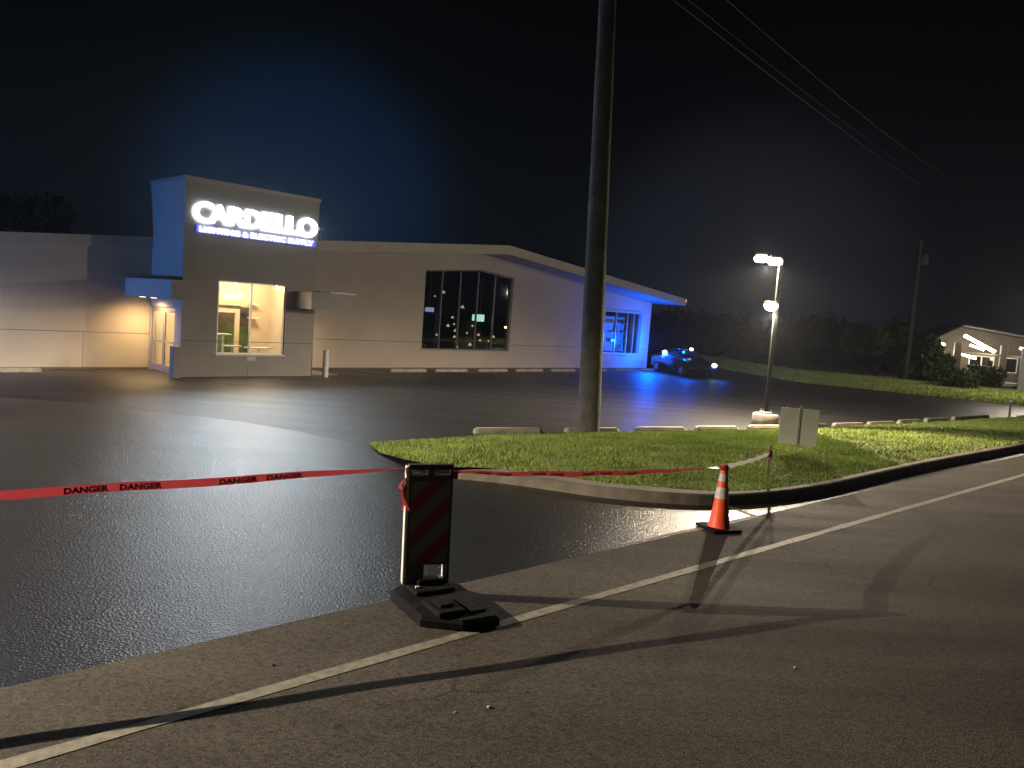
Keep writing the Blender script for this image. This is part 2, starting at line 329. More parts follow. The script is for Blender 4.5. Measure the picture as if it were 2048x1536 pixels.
for i in range(N):
    s0, s1 = -14 + i * 70 / N, -14 + (i + 1) * 70 / N
    w = lambda s: 0.055 + 0.006 * math.sin(s * 5.1) + 0.004 * math.sin(s * 13.7)
    q = [P_line + RD * s0 - RN * w(s0), P_line + RD * s0 + RN * w(s0), P_line + RD * s1 + RN * w(s1), P_line + RD * s1 - RN * w(s1)]
    b.add([(p.x, p.y, 0.012) for p in q], [(0, 1, 2, 3)])
tag(b.build('edge_line', M['paint']), kind='structure')
# pale sealant line round the tip of the driveway by the kerb
b = MB()
pl_pts = [gp(1432, 1008, .01), gp(1470, 1017, .01), gp(1512, 1032, .01), gp(1440, 1050, .01), gp(1340, 1068, .01), gp(1240, 1088, .01)]
for i in range(len(pl_pts) - 1):
    a, c = pl_pts[i], pl_pts[i + 1]; t = (c - a).normalized(); n = Vector((-t.y, t.x, 0)); w = [.03, .045, .05, .045, .02][i]
    b.add([a - n * w, a + n * w, c + n * w, c - n * w], [(0, 1, 2, 3)])
tag(b.build('gutter_line', M['concrete']), kind='structure')

# grass island with kerb. outline = top outer edge of the kerb (anticlockwise from the tip)
KH = 0.17
front = [gp(x, y, KH) for x, y in [(905, 936), (969, 941), (1051, 951), (1125, 962), (1203, 973), (1328, 985), (1440, 990), (1530, 985), (1600, 977), (1665, 966), (1730, 951), (1810, 933), (1900, 915), (2048, 889)]]
front.append(front[-1] + RD * 22)
rear = [gp(x, y, 0.05) for x, y in [(738, 886), (800, 880), (945, 872), (1180, 864), (1400, 862), (1600, 857), (1800, 848), (1950, 839), (2048, 833)]]
rear.append(rear[-1] + (rear[-1] - rear[-3]) * 2.5)
tipc = [gp(760, 905, 0.04), gp(800, 920, 0.05), gp(850, 932, 0.08)]
def offs(poly, w, lo, hi):
    out = []
    for i, p in enumerate(poly):
        t = (poly[min(i + 1, len(poly) - 1)] - poly[max(i - 1, 0)]); t.z = 0; t.normalize(); n = Vector((-t.y, t.x, 0))
        ww = w * lo(i); out.append(Vector((p.x, p.y, 0)) + n * ww)
    return out
# smooth the kerb line
def chaikin(p, k=2):
    for _ in range(k):
        q = [p[0]]
        for a, c in zip(p, p[1:]): q += [a * .75 + c * .25, a * .25 + c * .75]
        q.append(p[-1]); p = q
    return p
fr_s = chaikin(front)
inner = offs(fr_s, 1.0, lambda i: 0.30 if fr_s[i].x < 2.6 else max(0.15, 0.30 - (fr_s[i].x - 2.6) * 0.12), None)
b = MB(); n = len(fr_s); prof = []
for i in range(n):
    hh = KH * min(1, 0.25 + i / 10.0)
    o_, a_ = fr_s[i], inner[i]; dirn = (a_ - Vector((o_.x, o_.y, 0))).normalized()
    prof.append([(o_.x - dirn.x * .03, o_.y - dirn.y * .03, 0.0), (o_.x, o_.y, hh - .02), (o_.x + dirn.x * .03, o_.y + dirn.y * .03, hh), (a_.x, a_.y, hh + .004), (a_.x, a_.y, 0)])
vs = [p for r_ in prof for p in r_]; fs = []
for i in range(n - 1):
    for k in range(4): fs.append((i * 5 + k, (i + 1) * 5 + k, (i + 1) * 5 + k + 1, i * 5 + k + 1))
fs += [(0, 1, 2, 3, 4)]
b.add(vs, fs); tag(b.build('kerb', M['kerb']), kind='structure')
lawn_poly = [Vector((p.x, p.y, 0)) for p in inner] + [Vector((p.x, p.y, 0)) for p in reversed(rear)] + [Vector((p.x, p.y, 0)) for p in tipc]
# gently domed lawn: grid over the polygon
def inside(x, y, poly):
    c = False; j = len(poly) - 1
    for i in range(len(poly)):
        if (poly[i].y > y) != (poly[j].y > y) and x < (poly[j].x - poly[i].x) * (y - poly[i].y) / (poly[j].y - poly[i].y) + poly[i].x: c = not c
        j = i
    return c
PX = np.array([[p.x, p.y] for p in lawn_poly])
def inside_np(X, Y):
    c = np.zeros(X.shape, bool); j = len(PX) - 1
    for i in range(len(PX)):
        yi, yj, xi, xj = PX[i, 1], PX[j, 1], PX[i, 0], PX[j, 0]
        if yi != yj: c ^= ((yi > Y) != (yj > Y)) & (X < (xj - xi) * (Y - yi) / (yj - yi) + xi)
        j = i
    return c
def dist_np(X, Y):
    D = np.full(X.shape, 1e9)
    for i in range(len(PX)):
        a = PX[i]; c = PX[(i + 1) % len(PX)]; ab = c - a; L2 = (ab ** 2).sum() + 1e-9
        t = np.clip(((X - a[0]) * ab[0] + (Y - a[1]) * ab[1]) / L2, 0, 1)
        D = np.minimum(D, np.hypot(X - a[0] - t * ab[0], Y - a[1] - t * ab[1]))
    return D
front_np = np.array([[p.x, p.y] for p in inner])
def lawn_z(X, Y):
    # 0.17 at the kerb, sinks to 0.03 at the rear edge
    Df = np.min(np.hypot(X[..., None] - front_np[:, 0], Y[..., None] - front_np[:, 1]), axis=-1)
    re = np.array([[p.x, p.y] for p in chaikin(rear, 3)]); Dr = np.min(np.hypot(X[..., None] - re[:, 0], Y[..., None] - re[:, 1]), axis=-1)
    k = Dr / (Df + Dr + 1e-6)
    hs = np.clip((X + 2.8) / 2.5, 0.15, 1)
    return 0.02 + (0.135 * k + 0.10 * np.sin(np.pi * np.clip(k, 0, 1))) * hs + 0.008 * np.sin(X * 2.1) * np.cos(Y * 1.7)
gx = np.arange(-3.2, 34, 0.3); gy = np.arange(11, 47, 0.3)
# fan mesh: polygon triangulated with interior points through bmesh
bm = bmesh.new(); pv = [bm.verts.new((p.x, p.y, 0)) for p in lawn_poly]; bm.faces.new(pv)
bmesh.ops.triangulate(bm, faces=bm.faces[:])
for _ in range(4):
    long_e = [e_ for e_ in bm.edges if e_.calc_length() > 0.7]
    if not long_e: break
    bmesh.ops.subdivide_edges(bm, edges=long_e, cuts=1, use_grid_fill=True); bmesh.ops.triangulate(bm, faces=bm.faces[:])
XY = np.array([[v.co.x, v.co.y] for v in bm.verts]); Z = lawn_z(XY[:, 0], XY[:, 1])
for v, z in zip(bm.verts, Z): v.co.z = z
lb = MB().bm(bm, smooth=True); lawn_obj = tag(lb.build('lawn', M['soil']), kind='structure')

def blades(name, X, Y, Z, hgt, wid, m, lean=0.6, boost=None):
    n = len(X); a = rng.uniform(0, 2 * PI, n); h = hgt * rng.uniform(.5, 1.25, n); w = wid * rng.uniform(.6, 1.3, n)
    if boost is not None: w *= boost; h *= boost ** .4
    la = rng.uniform(0, 2 * PI, n); ll = h * lean * rng.uniform(.2, 1, n)
    V = np.empty((n, 3, 3)); V[:, 0] = np.c_[X - np.cos(a) * w, Y - np.sin(a) * w, Z - .01]; V[:, 1] = np.c_[X + np.cos(a) * w, Y + np.sin(a) * w, Z - .01]
    V[:, 2] = np.c_[X + np.cos(la) * ll, Y + np.sin(la) * ll, Z + h]
    me = bpy.data.meshes.new(name); me.vertices.add(3 * n); me.vertices.foreach_set('co', V.ravel())
    me.loops.add(3 * n); me.loops.foreach_set('vertex_index', np.arange(3 * n, dtype=np.int32)); me.polygons.add(n)
    me.polygons.foreach_set('loop_start', np.arange(0, 3 * n, 3, dtype=np.int32)); me.polygons.foreach_set('loop_total', np.full(n, 3, np.int32)); me.update(calc_edges=True)
    me.materials.append(m); o = bpy.data.objects.new(name, me); COL.objects.link(o); return o
# density falls with distance
pts = []
for (x0, x1, y0, y1, n) in [(-3, 8, 11, 22, 260000), (6, 34, 13, 47, 560000)]:
    X = rng.uniform(x0, x1, n); Y = rng.uniform(y0, y1, n)
    k = inside_np(X, Y)
    if x0 == 6: k &= ~((X < 8) & (Y < 22))
    pts.append(np.c_[X[k], Y[k]])
P = np.concatenate(pts); Z = lawn_z(P[:, 0], P[:, 1])
keep = rng.uniform(0, 1, len(P)) < 1.0
dist = np.hypot(P[:, 0], P[:, 1])
clump = 0.7 + 0.5 * np.sin(P[:, 0] * 3.1 + np.sin(P[:, 1] * 2.3) * 2) * np.sin(P[:, 1] * 2.7 + np.sin(P[:, 0] * 1.7))
g = blades('grass', P[:, 0], P[:, 1], Z, 0.06, 0.011, M['grass'], 0.9, boost=np.clip(dist / 15, .85, 1.3) * np.clip(clump, .55, 1.25))
tag(g, 'short green mown grass on the island beside the road', 'grass', kind='stuff')

# far verge
vb = MB(); cn = [back] + vn + [ext]; cf = [backf] + vf + [extf]
vsx = []; 
for a, c in zip(cn, cf): vsx += [(a.x, a.y, 0.03), (c.x, c.y, 0.35)]
vb.add(vsx, [(2 * i, 2 * i + 2, 2 * i + 3, 2 * i + 1) for i in range(len(cn) - 1)])
tag(vb.build('far_verge', mat('verge_turf', (0.24, 0.28, 0.08), 0.9, noise=(1.5, .35), bump=(20, .5, .03))), kind='structure')
X = []; Y = []; Zv = []
for i in range(len(cn) - 1):
    n = 9000; s = rng.uniform(0, 1, n); t = rng.uniform(0, 1, n)
    a = np.array(cn[i]); b2 = np.array(cn[i + 1]); c = np.array(cf[i]); d2 = np.array(cf[i + 1])
    p = (a * (1 - s)[:, None] + b2 * s[:, None]) * (1 - t)[:, None] + (c * (1 - s)[:, None] + d2 * s[:, None]) * t[:, None]
    X.append(p[:, 0]); Y.append(p[:, 1]); Zv.append(0.03 + .32 * t)
X = np.concatenate(X); Y = np.concatenate(Y); Zv = np.concatenate(Zv)
tag(blades('verge_grass', X, Y, Zv, 0.12, 0.04, M['verge'], .8), 'pale green grass strip beyond the far side of the car park', 'grass', kind='stuff')

# ------------------------------------------------------------------ store building (local x = along the front, y = into the building)
VW = -26.38
SB = thing('store_building', 'long beige lighting store with a low gabled roof and a square sign tower', 'building', W(0, 0, 0), TH)
def roofz(u): return 5.76 - (25.0 - u) * 0.095 if u < 25 else 5.76 - (u - 25) * 0.094
FB = 0.38
top = lambda u: roofz(u) - FB - 0.005
YW = -VW                                    # local y of the wall face
Mw = Matrix.Translation((0, YW, 0))
w1t = lambda u: roofz(u) - 1.10
b = MB()
# left wing, right wing with the two show windows
b.plate([-6, 10.07], [0.0, lambda u: 3.50 + .085 * u - .02], set(), 0.25, Mw)
us = [14.7, 21.68, 25.0, 27.22, 34.0, 38.35, 39.25]
rows = [0.0, 0.87, 3.30, w1t, top]
holes = {(1, 1), (1, 2), (2, 1), (2, 2), (4, 1)}
b.plate(us, rows, holes, 0.25, Mw)
b.box(39.0, 39.25, YW + .25, YW + 22, 0, 4.0); b.box(-6, -5.75, YW + .25, YW + 22, 0, 2.3); b.box(-6, 39.25, YW + 22, YW + 22.25, 0, 2.3)
wall = b.build('wall', M['wall'], SB)
b = MB()
for a, c in [(-6, 10.07), (14.74, 21.66), (27.24, 33.98), (38.37, 39.2)]: b.box(a, c, YW - .003, YW + .002, 1.17, 1.19)
for u in (3.2, 8.06): b.box(u, u + .012, YW - .003, YW + .002, 0.02, 1.168)
b.build('panel_joint', M['joint'], wall)
b = MB()                                   # dark foundation strip at the foot of the walls
b.box(-6, 10.05, YW - .012, YW + .002, 0.0, 0.07); b.box(14.75, 39.2, YW - .012, YW + .002, 0.0, 0.06)
b.build('foundation', M['joint'], wall)
# roof slab with overhanging eaves
vF = 24.65
b = MB()
b.profile([(14.9, roofz(14.9) - FB), (25, roofz(25) - FB), (40.2, roofz(40.2) - FB), (40.2, roofz(40.2) - .04), (25, roofz(25) - .04), (14.9, roofz(14.9) - .04)], vF + .03, YW + 23)
roof = b.build('roof', M['soffit'], SB)
b = MB()
b.profile([(14.87, roofz(14.87) - FB - .02), (25, roofz(25) - FB - .02), (40.23, roofz(40.2) - FB - .02), (40.23, roofz(40.2)), (25, roofz(25)), (14.87, roofz(14.87))], vF, vF + .028)
b.build('fascia', M['fascia'], roof)
lz = lambda u: 3.50 + .085 * u
b = MB(); b.profile([(-7, lz(-7) - .33), (10.07, lz(10.07) - .33), (10.07, lz(10.07)), (-7, lz(-7))], YW - .09, YW - .003); b.build('fascia', M['fascia'], roof)
b = MB(); b.profile([(-7, lz(-7) - .30), (10.07, lz(10.07) - .30), (10.07, lz(10.07) - .01), (-7, lz(-7) - .01)], YW + .26, YW + 23); b.build('wing_roof', M['roof'], roof)
b = MB()
b.profile([(14.9, roofz(14.9) - .036), (25, roofz(25) - .036), (40.2, roofz(40.2) - .036), (40.2, roofz(40.2) + .01), (25, roofz(25) + .01), (14.9, roofz(14.9) + .01)], vF + .03, YW + 23)
b.build('roof_covering', M['roof'], roof)
b = MB(); b.bev(40.24, 40.36, vF + .05, vF + .22, 4.12, 4.34, .03); el = b.build('eave_light', E_warm, SB)

# show windows: frame, mullions and panes
def showwin(u0, u1, z0, ztop, mull, name='window', fm='darkframe', brk=None, glass='glass', depth=.14):
    b = MB(); y = YW + depth
    ub = [u0] + (brk or []) + [u1]
    b.box(u0, u1, y, y + .08, z0, z0 + .05)
    for a, c in zip(ub, ub[1:]):
        b.profile([(a, ztop(a) - .06), (c, ztop(c) - .06), (c, ztop(c)), (a, ztop(a))], y, y + .08)
    for u in [u0] + mull + [u1 - .05]:
        b.box(u, u + .06 if u in mull else u + .05, y - .004, y + .09, z0 + .05, ztop(u + .02) - .055)
    f = b.build(name, M[fm], SB)
    g = MB(); n = len(ub); pz = [(u, ztop(u) - .06) for u in ub]
    g.profile([(u0 + .05, z0 + .05), (u1 - .05, z0 + .05)] + [(min(max(u, u0 + .05), u1 - .05), z) for u, z in reversed(pz)], y + .03, y + .036)
    g.build('pane', M[glass], f); return f
w1 = showwin(21.68, 27.22, 0.87, w1t, [22.75, 23.85, 24.97, 26.08], brk=[25.0])
b = MB(); b.box(21.6, 27.3, YW - .05, YW + .12, 0.82, 0.868); b.build('sill', M['fascia'], w1)
w2 = showwin(34.0, 38.35, 0.87, lambda u: 3.30, [34.9, 36.0, 37.1, 37.75], fm='alu')
b = MB(); b.box(33.95, 38.4, YW - .06, YW + .12, 0.80, 0.868); b.build('sill', M['fascia'], w2); b = MB(); b.box(33.95, 38.4, YW - .04, YW + .12, 3.302, 3.36); b.build('head_trim', M['fascia'], w2)
# showroom interior
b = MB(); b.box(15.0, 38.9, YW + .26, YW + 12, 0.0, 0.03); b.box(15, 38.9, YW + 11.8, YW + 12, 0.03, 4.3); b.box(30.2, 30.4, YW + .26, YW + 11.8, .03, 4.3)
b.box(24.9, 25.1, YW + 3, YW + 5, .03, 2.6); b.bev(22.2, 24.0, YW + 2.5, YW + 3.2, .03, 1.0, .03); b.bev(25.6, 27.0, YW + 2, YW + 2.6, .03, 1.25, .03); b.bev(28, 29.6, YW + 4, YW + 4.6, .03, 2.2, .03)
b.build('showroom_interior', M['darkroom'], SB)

b = MB(); r_ = random.Random(8)
b.box(34.0, 38.7, YW + 1.5, YW + 1.56, .03, 3.0)
for z_ in (.95, 1.5, 2.05, 2.6): b.box(34.2, 38.6, YW + 1.1, YW + 1.5, z_, z_ + .04)
for k in range(26): x_ = r_.uniform(34.3, 38.4); z_ = r_.choice((.99, 1.54, 2.09)); b.bev(x_, x_ + r_.uniform(.1, .3), YW + 1.15, YW + 1.4, z_, z_ + r_.uniform(.12, .42), .01)
b.build('beacon_catch_rack', M['white'], SB)  # white shelves added to catch the blue light so the window glows
# ---- tower
T0, T1, TV = 10.08, 14.74, 23.93           # u range, local y of the front
TZ = 6.05
b = MB(); Mt = Matrix.Translation((0, TV, 0))
wl, wr, wb, wtp = 11.22, 13.62, 0.73, 3.10
b.plate([T0, wl, wr, T1], [0, wb, wtp, TZ], {(1, 1)}, 0.2, Mt)
# left side face with the door opening (plate turned so its local x runs into the building)
Ml = Matrix.Translation((T0, 0, 0)) @ Matrix(((0, 1, 0, 0), (1, 0, 0, 0), (0, 0, 1, 0), (0, 0, 0, 1)))
d0, d1 = TV + .50, YW - .02
b.plate([TV + .2, d0, d1, YW + .3], [0, 2.12, TZ], {(1, 0)}, 0.2, Ml)
b.box(T1 - .2, T1, TV + .2, YW + .3, 0, TZ); b.box(T0 + .2, T1 - .2, YW + .1, YW + .3, 3.75, TZ); b.box(T0 + .2, T1 - .2, TV + .2, YW + .1, 5.5, 5.6)
tower = b.build('tower', M['tower'], SB)
b = MB(); b.box(T0 + .9, T1 + .0, TV - .003, TV + .002, 1.135, 1.152); b.box(T0, T0 + .9, TV - .003, TV + .002, 1.135, 1.152)
b.box((wl + wr) / 2 - .1, (wl + wr) / 2 - .088, TV - .003, TV + .002, 0.02, .5); b.build('panel_joint', M['joint'], tower)
b = MB(); c_ = .035
b.box(T0 - c_, T1 + c_, TV - c_, TV + .24, TZ, TZ + .13); b.box(T0 - c_, T0 + .24, TV + .24, YW + .33, TZ, TZ + .13); b.box(T1 - .24, T1 + c_, TV + .24, YW + .33, TZ, TZ + .13); b.box(T0 + .24, T1 - .24, YW + .1, YW + .33, TZ, TZ + .13)
b.build('coping', M['cap'], tower)
# tower window
b = MB(); y = TV + .06
b.box(wl, wr, y, y + .08, wb, wb + .05); b.box(wl, wr, y, y + .08, wtp - .05, wtp)
for u in (wl, 12.36, wr - .05): b.box(u, u + .06, y - .003, y + .083, wb + .05, wtp - .05)
tw = b.build('window', M['alu'], SB)
b = MB(); b.box(wl + .06, 12.36, y + .03, y + .036, wb + .05, wtp - .05); b.box(12.42, wr - .05, y + .03, y + .036, wb + .05, wtp - .05); b.build('pane', M['glass_lit'], tw)
b = MB(); b.box(wl - .04, wr + .04, TV - .04, TV + .058, wb - .05, wb - .002); b.build('sill', M['white'], tw)
b = MB(); b.bev(12.28, 12.58, TV - .02, TV - .001, .53, .66, .006); pt = b.build('number_plate', M['white'], SB)
# door: two leaves of glass in aluminium frames on the left side of the tower
b = MB(); x = T0 + .05
def dbox(v0, v1, z0, z1, x0=0, x1=.06): b.box(x + x0, x + x1, v0, v1, z0, z1)
dm = (d0 + d1) / 2
dbox(d0, d0 + .06, 0, 2.12); dbox(d1 - .06, d1, 0, 2.12); dbox(d0 + .06, d1 - .06, 2.06, 2.12)
fr_ = b.build('door', M['alu'], SB)
for (a, c) in ((d0 + .06, dm - .01), (dm + .01, d1 - .06)):
    b = MB(); dbox(a, a + .08, .02, 2.05, .005, .05); dbox(c - .08, c, .02, 2.05, .005, .05); dbox(a + .08, c - .08, .02, .24, .005, .05); dbox(a + .08, c - .08, 1.95, 2.05, .005, .05); dbox(a + .08, c - .08, .98, 1.03, -.02, .03)
    lf = b.build('door_leaf', M['alu'], fr_)
    b = MB(); dbox(a + .08, c - .08, .24, 1.95, .02, .026); b.build('pane', M['glass_lit'], fr_)
b = MB(); b.tube((x - .05, dm - .12, .9), (x - .05, dm - .12, 1.3), .015); b.tube((x - .05, dm + .12, .9), (x - .05, dm + .12, 1.3), .015); b.build('handle', M['alu'], fr_)
# canopies wrapping both tower corners
def canopy(u0, u1, y0, y1, z0, z1):
    b = MB(); b.box(u0, u1, y0, y1, z0, z1)
    c = b.build('canopy', M['tower'], SB)
    b = MB(); b.box(u0 - .02, u1 + .02, y0 - .02, y1, z1 + .0, z1 + .05); b.build('canopy_cap', M['cap'], c)
    return c
c1 = canopy(9.27, 10.077, 22.75, YW - .003, 2.40, 2.92)
b = MB(); b.box(10.077, 10.2, 22.75, TV - .003, 2.40, 2.92); b.build('canopy_return', M['tower'], c1)
b = MB(); b.tube((9.65, 25.0, 2.385), (9.65, 25.0, 2.399), .09, n=20); b.build('downlight', E_down, c1); b = MB(); b.tube((9.65, 25.9, 2.385), (9.65, 25.9, 2.399), .09, n=20); b.build('downlight', E_down, c1)
c2 = canopy(14.743, 15.75, 22.95, YW - .003, 2.36, 2.95)
b = MB(); b.box(14.0, 14.743, 22.95, TV - .003, 2.36, 2.95); b.build('canopy_return', M['tower'], c2)
b = MB(); b.tube((15.2, 25.2, 2.345), (15.2, 25.2, 2.359), .09, n=20); b.build('downlight', E_down, c2)
light('downlight_lamp', 'SPOT', W(9.62, -25.45, 2.37), 340, (1.0, 0.66, 0.30), spot_size=math.radians(170), spot_blend=1.0, shadow_soft_size=.08)
light('downlight_lamp', 'SPOT', W(15.2, -25.3, 2.33), 150, (1.0, 0.70, 0.38), spot_size=math.radians(168), spot_blend=1.0, shadow_soft_size=.08)
# lit room inside the tower
RB = YW + .25                               # partition with an opening, seen through the window
ua, ub_, uc = atv(430, 650, -RB)[0], atv(503, 650, -RB)[0], T1 + 1.2
zo = atv(470, 611, -RB)[1]
b = MB(); b.plate([T0 + .21, ua - .3, ub_, uc], [.02, zo, 3.6], {(1, 0)}, .1, Matrix.Translation((0, RB, 0)))
b.box(T0 + .201, T0 + .24, RB + .1, RB + 2.5, .02, 3.6); b.box(T1 - .24, T1 - .203, TV + .21, RB, .02, 3.6); b.box(T0 + .24, uc, RB + 2.4, RB + 2.5, .02, 3.6); b.box(uc, uc + .1, RB + .1, RB + 2.5, .02, 3.6)
b.box(T0 + .2, uc + .1, RB + .1, RB + 2.5, 3.6, 3.7); b.box(T0 + .2, T1 - .2, TV + .2, RB + .1, 3.6, 3.7)
z0_, z1_ = atv(460, 625, -RB)[1], atv(460, 617, -RB)[1]; u0_, u1_ = atv(470, 660, -RB)[0], atv(479, 660, -RB)[0]
b.box(ua - .3, u1_, RB + .02, RB + .09, z0_, z1_); b.box(u0_, u1_, RB + .02, RB + .09, .02, z0_); b.box(u1_ + .02, ub_, RB + .02, RB + .09, zo - .04, zo - .001)
b.build('room_wall', M['room'], SB)
b = MB(); b.box(T0 + .25, uc, TV + .2, RB + 2.4, 0, .02); b.build('room_floor', M['roomfloor'], SB)
gz = atv(470, 656, -RB - 1.2)[1]
b = MB(); b.box(T0 + .5, uc - .1, RB + 1.2, RB + 1.26, gz, 2.9); b.build('dark_partition', mat('smoky_partition', (.15, .13, .11), .3, noise=(2.5, .5)), SB)
b = MB(); b.box(T0 + .5, uc - .1, RB + 1.12, RB + 1.18, .02, gz); b.build('green_partition', M['green'], SB)
b = MB(); b.box(13.6, 13.9, RB - .35, RB - .02, 1.85, 1.89); b.build('wall_shelf', M['white'], SB); b = MB(); b.box(13.6, 13.9, RB - .35, RB - .02, 2.35, 2.39); b.build('wall_shelf', M['white'], SB)
b = MB(); b.tube((12.4, 25.4, 3.575), (12.4, 25.4, 3.599), .35, n=24); b.build('ceiling_light', E_room, SB)
light('room_lamp', 'POINT', W(13.1, -25.0, 3.3), 300, (1.0, 0.78, 0.50), shadow_soft_size=.25)
light('room_lamp', 'POINT', W(10.6, -25.9, 2.8), 170, (1.0, 0.78, 0.50), shadow_soft_size=.25)
light('room_lamp', 'POINT', W(13.6, -27.3, 3.0), 90, (1.0, 0.78, 0.50), shadow_soft_size=.25)

# pendant bowl lamp in the tower window
pu, pz = atv(465, 592, -25.0)
PT = thing('pendant_lamp', 'glowing bowl pendant lamp hung on three rods behind the tower window', 'lamp', W(pu, -25.0, pz - .12), TH)
b = MB(); b.lathe([(.001, 0), (.12, .005), (.24, .05), (.33, .12), (.37, .20), (.35, .20), (.001, .10)], 28); b.build('lamp_bowl', E_bowl, PT)
b = MB()
for k in range(3):
    a = 2 * PI * k / 3 + .3; b.tube((.34 * math.cos(a), .34 * math.sin(a), .19), (.03 * math.cos(a), .03 * math.sin(a), .72), .018)
b.tube((0, 0, .70), (0, 0, 3.6 - pz + .10), .012); b.lathe([(.001, .16), (.05, .16), (.05, .7), (.001, .72)], 12); b.build('rod', emis('rod_glow', (1, .8, .5), .7), PT)  # rods glow by themselves, lamplight on them put in as emission
# low display tables in the room
for k, (u, v, z, w_, lab) in enumerate([(11.35, -24.75, 1.12, .38, 'small white display shelf low in the left part of the tower window'), (11.95, -25.0, 1.34, .42, 'highest of the white display tables behind the tower window'), (12.1, -24.6, .98, .5, 'wide white display table below the lamp in the tower window'), (13.1, -24.7, .92, .9, 'long cream display counter in the right half of the tower window')]):
    t = thing('display_table', lab, 'table', W(u, v, .02), TH)
    b = MB(); b.bev(-w_ / 2, w_ / 2, -.2, .2, z - .06, z - .02, .008); b.build('table_top', M['white'], t)
    b = MB(); b.tube((0, 0, 0.03), (0, 0, z - .06), .04); b.tube((0, 0, 0), (0, 0, .03), .16, n=20); b.build('leg', M['white'], t)

# wares behind the dark show window, and a street sign reflected in it
proto = thing('hanging_lamp', 'small dim pendant lamp hanging in the dark show window', 'lamp', W(0, 0, 0), TH, 'small pendant lamps hanging in the dark show window')
b = MB(); b.lathe([(.03, .16), (.05, .14), (.11, .02), (.12, 0)], 14); b.build('lamp_shade', E_pend, proto)
b = MB(); b.tube((0, 0, .14), (0, 0, 1.1), .006, n=6); b.build('cable', M['darkframe'], proto)
hp = [(870, 590), (887, 583), (905, 633), (908, 646), (911, 660), (909, 672), (912, 681), (925, 613), (957, 668), (960, 679), (977, 680), (896, 650), (874, 668), (934, 664), (913, 692), (987, 672), (945, 650), (940, 688)]
for i, (x, y) in enumerate(hp):
    o = proto if i == 0 else copy_tree(proto)
    dv = VW - .7 - 1.3 * ((i * 37) % 10) / 10; u_, z_ = atv(x, y, dv); o.location = W(u_, dv, z_ - .08); s_ = .45 + .45 * ((i * 17) % 10) / 10; o.scale = (s_, s_, s_)
u_, z_ = atv(961, 636, VW - .6)
t = thing('window_glow', 'pale green glowing box in place of a street sign reflected in the dark show window', 'display', W(u_, VW - .6, z_), TH)  # glowing box stands in for a reflection in the glass
b = MB(); b.bev(-.28, .28, 0, .1, -.17, .17, .04); b.build('glow_box', E_street_sign, t)
b = MB(); b.bev(-.48, -.34, 0, .1, -.15, .15, .03); b.build('side_glow_box', E_street_sign, t); b = MB(); b.tube((0, .05, .17), (0, .05, 2.0), .01, n=6); b.build('cable', M['darkframe'], t)
u_, z_ = atv(856, 619, VW - .5)
t = thing('window_glow', 'small pale blue display at the left edge of the dark show window', 'display', W(u_ + .12, VW - .5, z_), TH)
b = MB(); b.bev(-.25, .25, 0, .08, -.10, .10, .03); b.build('glow_box', E_screen_blue, t); b = MB(); b.tube((0, .04, .10), (0, .04, 1.8), .01, n=6); b.build('cable', M['darkframe'], t)
u_, z_ = atv(1015, 655, VW - .4)
t = thing('spot_lamp', 'bright warm spot lamp near the right edge of the dark show window', 'lamp', W(u_, VW - .4, z_), TH)
b = MB(); b.bev(-.16, .16, 0, .08, -.05, .05, .03); b.build('lens', emis('spot_lamp_glow', (1.0, .78, .35), 5), t); b = MB(); b.tube((0, .04, .05), (0, .04, 1.9), .01, n=6); b.build('stem', M['darkframe'], t)

# ------------------------------------------------------------------ lit sign on the tower
FY = -TV - 0.0
M_can = mat('letter_can', (.5, .52, .55), .5, emit=(.7, .85, 1), estr=.6)
SG = thing('store_sign', 'bright white lit letters with a blue line of lettering on the tower front', 'sign', W(T0, -TV, 4.0), TH)
def text_mesh(txt, off=0.0, ext=0.04, res=4):
    cu = bpy.data.curves.new('t', 'FONT'); cu.body = txt; cu.size = 1; cu.offset = off; cu.extrude = ext; cu.resolution_u = res
    ob = bpy.data.objects.new('t', cu); COL.objects.link(ob); bpy.context.view_layer.update()
    dg = bpy.context.evaluated_depsgraph_get(); me = bpy.data.meshes.new_from_object(ob.evaluated_get(dg)); bpy.data.objects.remove(ob); bpy.data.curves.remove(cu)
    vs = [v.co.copy() for v in me.vertices]; fs = [tuple(p.vertices) for p in me.polygons]; bpy.data.meshes.remove(me); return vs, fs
def fit(vs, u0, u1, z0, z1, y0, y1):       # text lies in xy; stand it up in xz, fitted to a box
    xs = [v.x for v in vs]; ys = [v.y for v in vs]; zs = [v.z for v in vs]
    f = lambda a, lo, hi, p, q: p + (a - lo) / max(hi - lo, 1e-6) * (q - p)
    return [Vector((f(v.x, min(xs), max(xs), u0, u1), f(v.z, min(zs), max(zs), y1, y0), f(v.y, min(ys), max(ys), z0, z1))) for v in vs]
pxr = [('C', 387, 428), ('A', 419, 460), ('R', 457.5, 495), ('D', 492, 524), ('E', 524, 553), ('L', 553.5, 573), ('L', 574, 604), ('O', 597, 634.5)]
for ch, xa, xb in pxr:
    ym = lambda x: 424 + (x - 407) * .153
    u0, _ = atv(xa, ym(xa), -TV + .1); u1, _ = atv(xb, ym(xb), -TV + .1)
    if ch == 'L' and xa < 560: u1, _ = atv(582, ym(582), -TV + .1)
    k = 0.03 if ch in 'CO' else 0.0
    vs, fs = text_mesh(ch, .035)
    vs = fit(vs, u0 - T0, u1 - T0, .83 - k + .01, 1.42 + k + .01, -.14, -.04)
    b = MB(); b.add(vs, fs); lt = b.build('letter', E_sign, SG); lt.data.materials.append(M_can)
    for p_ in lt.data.polygons: p_.material_index = 0 if p_.normal.y < -.9 else 1
b = MB(); b.bev(.33, 4.56, -.055, -.004, .50, .74, .012); bp = b.build('blue_panel', E_blue, SG)
